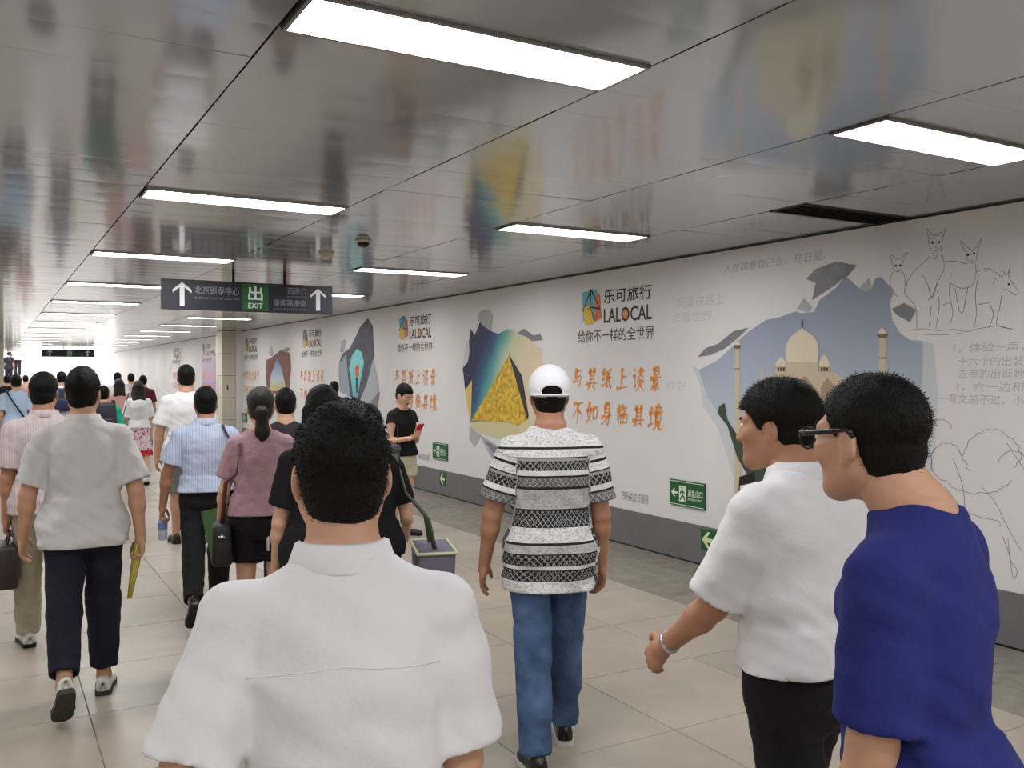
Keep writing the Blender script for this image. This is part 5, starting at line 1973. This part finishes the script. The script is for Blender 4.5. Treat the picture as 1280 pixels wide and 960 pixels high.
# glasses of the man in blue
i = p2
Mh, hc, S = i['Mh'], i['hc'] / i['S'], i['S']
HM = lambda p: hc + Mh @ np.array(p, float)
gl = empty('glasses')
gl.parent = i['root']
M_GL = mat('black_glasses', (16, 15, 16), .25)
for s in (-1, 1):
    tube('temple', [HM(p) * S for p in ((s * .070, .104, .012), (s * .078, .085, .012), (s * .083, .03, .016), (s * .084, -.006, .022), (s * .082, -.02, .006))], .0036, M_GL, gl, flat=1.5)
    tube('rim', [HM((s * .036 + .028 * math.cos(a), .112 - .1 * abs(s * .036 + .028 * math.cos(a)) ** 1.2, .0 + .021 * math.sin(a))) * S for a in np.linspace(0, 6.283, 20)], .0024, M_GL, gl)
tube('bridge', [HM(p) * S for p in ((-.010, .112, .005), (0, .115, .008), (.010, .112, .005))], .0022, M_GL, gl)

# watch on the profile man's wrist
i = p3
w_, e_ = i['J']['wrL'], i['J']['elL']
ax_ = nrm(w_ - e_)
V, Q = solid([Cap(w_ - ax_ * .032, w_ - ax_ * .018, .033, .033, flat0=True, flat1=True, k=0)], .004)
wt = link('watch', fast_mesh('watch', V, Q), mat('steel_watch', (200, 200, 204), .25, .9), i['root'])
# hair band and hair tie of the ponytail woman
i = p8
Mh, hc, S = i['Mh'], i['hc'] / i['S'], i['S']
tube('hair_band', [(hc + Mh @ np.array((.086 * math.sin(a), .012, .03 + .1 * math.cos(a)))) * S for a in np.linspace(-1.45, 1.45, 18)], .006, mat('hair_band_grey', (150, 140, 140), .4), i['root'])
# white side stripe on her shorts
hL, kL = i['J']['hipR'], i['J']['kneeR']
tube('side_stripe', [hL + (kL - hL) * t + np.array((-.055, -.098 - .006 * t, 0)) * S for t in (.04, .25, .45)], .009, mat('stripe_white', (226, 224, 222), .8), i['root'], flat=.5)

# ------------------------------------------------------------------ things carried (each its own object)
M_BAGB = mat('black_bag_leather', (24, 23, 24), .45, bump=(60, .2))
M_STRAP = mat('dark_strap', (34, 34, 46), .7)

# water bottle
i = p7
b = tag(empty('water_bottle'), 'clear plastic water bottle held by the man in striped shirt', 'bottle')
pc = i['J']['palmL']
M_PET = mat('clear_plastic', (214, 226, 246), .12, spec=.6)
M_PET.node_tree.nodes['Principled BSDF'].inputs['Transmission Weight'].default_value = .55
off = (pc[0] - .012, pc[1] + .012, pc[2] - .16)
lathe('bottle_body', [(.026, 0), (.031, .01), (.031, .05), (.028, .06), (.031, .07), (.031, .125), (.027, .145), (.014, .175), (.013, .19)], M_PET, b, loc=off)
lathe('cap', [(.015, .19), (.015, .207), (.013, .209)], mat('bottle_cap', (70, 90, 190), .4), b, loc=off)
lathe('label_band', [(.0316, .078), (.0318, .08), (.0318, .118), (.0316, .12)], mat('bottle_label', (120, 140, 214), .4), b, loc=off)
at_person(b, i)

# black shoulder bag of the striped-shirt man
b = tag(empty('shoulder_bag'), 'black shoulder bag hanging on the right of the striped-shirt man', 'bag')
sh = i['J']['shR']
bc = i['pel'] + np.array((.23, -.05, -.13))
rounded_bag('bag_body', .14, .34, .30, bc, M_BAGB, b)
for dy in (-.07, .05):
    tube('strap', [Vector(sh) + Vector((-.05, -.03 + dy * .3, .075)), Vector(sh) + Vector((.01, -.09 + dy, -.06)), Vector(bc) + Vector((.0, -.04 + dy, .3)), Vector(bc) + Vector((0, dy, .12))], .016, M_STRAP, b, flat=.35)
at_person(b, i)

# ponytail woman's handbag and green folder
i = p8
b = tag(empty('handbag'), 'black handbag on a brown strap beside the ponytail woman', 'bag')
bc = i['pel'] + np.array((-.22, -.03, -.17))
rounded_bag('bag_body', .12, .26, .24, bc, M_BAGB, b)
sh = i['J']['shL']
tube('strap', [Vector(sh) + Vector((.05, .06, .05)), Vector(sh) + Vector((.045, -.02, .072)), Vector(sh) + Vector((.02, -.085, .0)), Vector(sh) + Vector((.0, -.12, -.15)), Vector(bc) + Vector((.02, -.09, .35)), Vector(bc) + Vector((0, -.05, .1))], .012, mat('brown_strap', (92, 56, 44), .5), b, flat=.4)
lathe('buckle', [(.018, 0), (.02, .006), (.018, .012)], mat('buckle_steel', (210, 210, 212), .2, .9), b, loc=tuple(bc + np.array((0.0, -.14, .05))), n=12)
at_person(b, i)
b = tag(empty('folder'), 'green folder with a white edge carried by the ponytail woman', 'folder')
pl = i['J']['palmL']
c0 = np.array(pl) + np.array((.0, -.02, -.03))
f_ = box('cover', -.012, .012, -.115, .115, -.15, .15, mat('green_folder', (74, 112, 66), .4), b)
g_ = box('sheets', .004, .020, -.119, .08, -.152, .148, mat('paper_white', (214, 214, 208), .7), b)
for q in (f_, g_):
    q.data.transform(Matrix.Translation(c0) @ Matrix.Rotation(R(55), 4, 'Z') @ Matrix.Rotation(R(-14), 4, 'X'))
at_person(b, i)

# yellow folded paper fan of the left man
i = p5
b = tag(empty('paper_fan'), 'yellow folded paper fan in the right hand of the left man', 'fan')
pr_ = np.array(i['J']['palmR'])
M_YEL = mat('yellow_paper', (222, 208, 84), .6)
M_YEL2 = mat('olive_paper', (158, 150, 78), .6)
dn = nrm((-.16, .05, -1))
for k_ in range(7):
    q = (k_ - 3) * .006
    a = pr_ - dn * .10 + np.array((q, 0, 0))
    e = pr_ + dn * .25 + np.array((q * .5, q * .2, 0))
    tube('fan_blade', [a, a * .5 + e * .5, e], [.006, .009, .003], M_YEL if k_ % 2 else M_YEL2, b, n=6, flat=.9)
at_person(b, i)

# dark bag of the pinkish-shirt man
i = p6
b = tag(empty('hand_bag'), 'dark bag hanging from the left hand of the pinkish-shirt man', 'bag')
pc = np.array(i['J']['palmL'])
bc = pc + np.array((-.02, .0, -.2))
rounded_bag('bag_body', .13, .36, .26, bc, mat('dark_red_black_bag', (44, 30, 32), .5, var=(12, .4)), b)
tube('handle', [bc + np.array((0, -.09, .12)), pc + np.array((0, -.045, -.012)), pc + np.array((0, .0, .0)), pc + np.array((0, .045, -.012)), bc + np.array((0, .09, .12))], .008, M_STRAP, b)
at_person(b, i)

# tote bag beside the nearest man
i = p11
b = tag(empty('tote_bag'), 'grey tote bag with pale green rim right of the nearest man', 'bag')
bc = i['pel'] + np.array((.33, .0, -.19))
rounded_bag('bag_body', .17, .34, .30, bc, mat('grey_tote', (112, 106, 124), .7, bump=(40, .3)), b, taper=1.12, bev=.02)
rim = [bc + np.array((.098 * sx, .195 * sy, .145)) for sx, sy in ((-1, -1), (1, -1), (1, 1), (-1, 1), (-1, -1))]
tube('rim', rim, .008, mat('tote_rim', (206, 214, 176), .6), b)
shR = i['J']['shR']
for sy in (-.09, .09):
    tube('strap', [bc + np.array((0, sy, .14)), bc + np.array((-.03, sy * .9, .30)), shR + np.array((.05, sy * .7, -.12)), shR + np.array((.0, sy * .25, .07))], .018, mat('tote_strap', (104, 116, 96), .7), b, flat=.35)
at_person(b, i)

# red phone and shoulder bag of the standing woman
i = p10
b = tag(empty('phone'), 'red phone in the hands of the standing woman', 'phone')
pc = (np.array(i['J']['palmL']) + np.array(i['J']['palmR'])) / 2 + np.array((0, .02, .035))
q = box('case', -.042, .042, -.005, .005, -.078, .078, mat('red_phone_case', (206, 44, 62), .35), b, bevel=.004)
w_ = box('screen', -.038, .038, -.0062, -.005, -.07, .07, mat('phone_screen', (30, 34, 44), .1), b)
for o_ in (q, w_):
    o_.data.transform(Matrix.Translation(pc) @ Matrix.Rotation(R(-35), 4, 'X'))
at_person(b, i)
b = tag(empty('shoulder_bag'), 'small dark grey shoulder bag at the hip of the standing woman', 'bag')
bc = i['pel'] + np.array((.20, .03, -.0))
bb = rounded_bag('bag_body', .10, .26, .18, bc, mat('grey_black_bag', (52, 52, 60), .4), b, taper=.92)
rounded_bag('flap', .11, .265, .07, bc + np.array((0, 0, .06)), mat('grey_flap', (84, 84, 92), .4), b, taper=.9, bev=.015)
sh = i['J']['shR']
tube('strap', [bc + np.array((0, -.11, .07)), sh + np.array((.03, -.09, -.12)), sh + np.array((-.05, -.02, .06)), sh + np.array((.0, .085, -.1)), bc + np.array((0, .11, .07))], .007, M_STRAP, b, flat=.6)
at_person(b, i)

# backpacks and a diagonal strap bag in the crowd
for i, lab, col in ((p15, 'dark backpack worn over the teal shirt', (40, 42, 52)), (pf[3], 'navy backpack on the person ahead of the two left men', (44, 50, 84))):
    b = tag(empty('backpack'), lab, 'backpack')
    bc = i['pel'] + np.array((0, -.22, .27))
    m_ = mat('backpack_%d' % col[0], col, .7)
    rounded_bag('pack_body', .30, .17, .42, bc, m_, b, taper=.85, bev=.05)
    rounded_bag('front_pocket', .22, .06, .2, bc + np.array((0, -.10, -.08)), m_, b, taper=.9)
    for s in (-1, 1):
        tube('strap', [bc + np.array((s * .09, .06, .17)), bc + np.array((s * .11, .13, .235)), bc + np.array((s * .13, .30, .19)), bc + np.array((s * .15, .35, .02)), bc + np.array((s * .17, .22, -.12)), bc + np.array((s * .13, .07, -.17))], .02, M_STRAP, b, flat=.35)
    at_person(b, i)
i = pf[4]
b = tag(empty('sling_bag'), 'dark diagonal sling bag across the light blue shirt', 'bag')
pl = i['pel']
tube('strap', [pl + np.array(p) for p in ((-.13, .02, .50), (-.12, -.09, .47), (-.05, -.145, .34), (.06, -.15, .16), (.16, -.11, .0), (.2, -.03, -.06))], .02, M_STRAP, b, flat=.5)
rounded_bag('bag_body', .1, .26, .2, pl + np.array((.24, 0, -.14)), M_BAGB, b)
at_person(b, i)
i = p13
b = tag(empty('handbag'), 'small black handbag of the woman in the flowered skirt', 'bag')
rounded_bag('bag_body', .1, .22, .18, i['pel'] + np.array((-.24, 0, .02)), M_BAGB, b)
tube('strap', [i['pel'] + np.array(p) for p in ((-.24, -.06, .1), (-.2, -.1, .3), (-.14, -.03, .52), (-.17, .08, .36), (-.24, .06, .1))], .008, M_STRAP, b)
at_person(b, i)
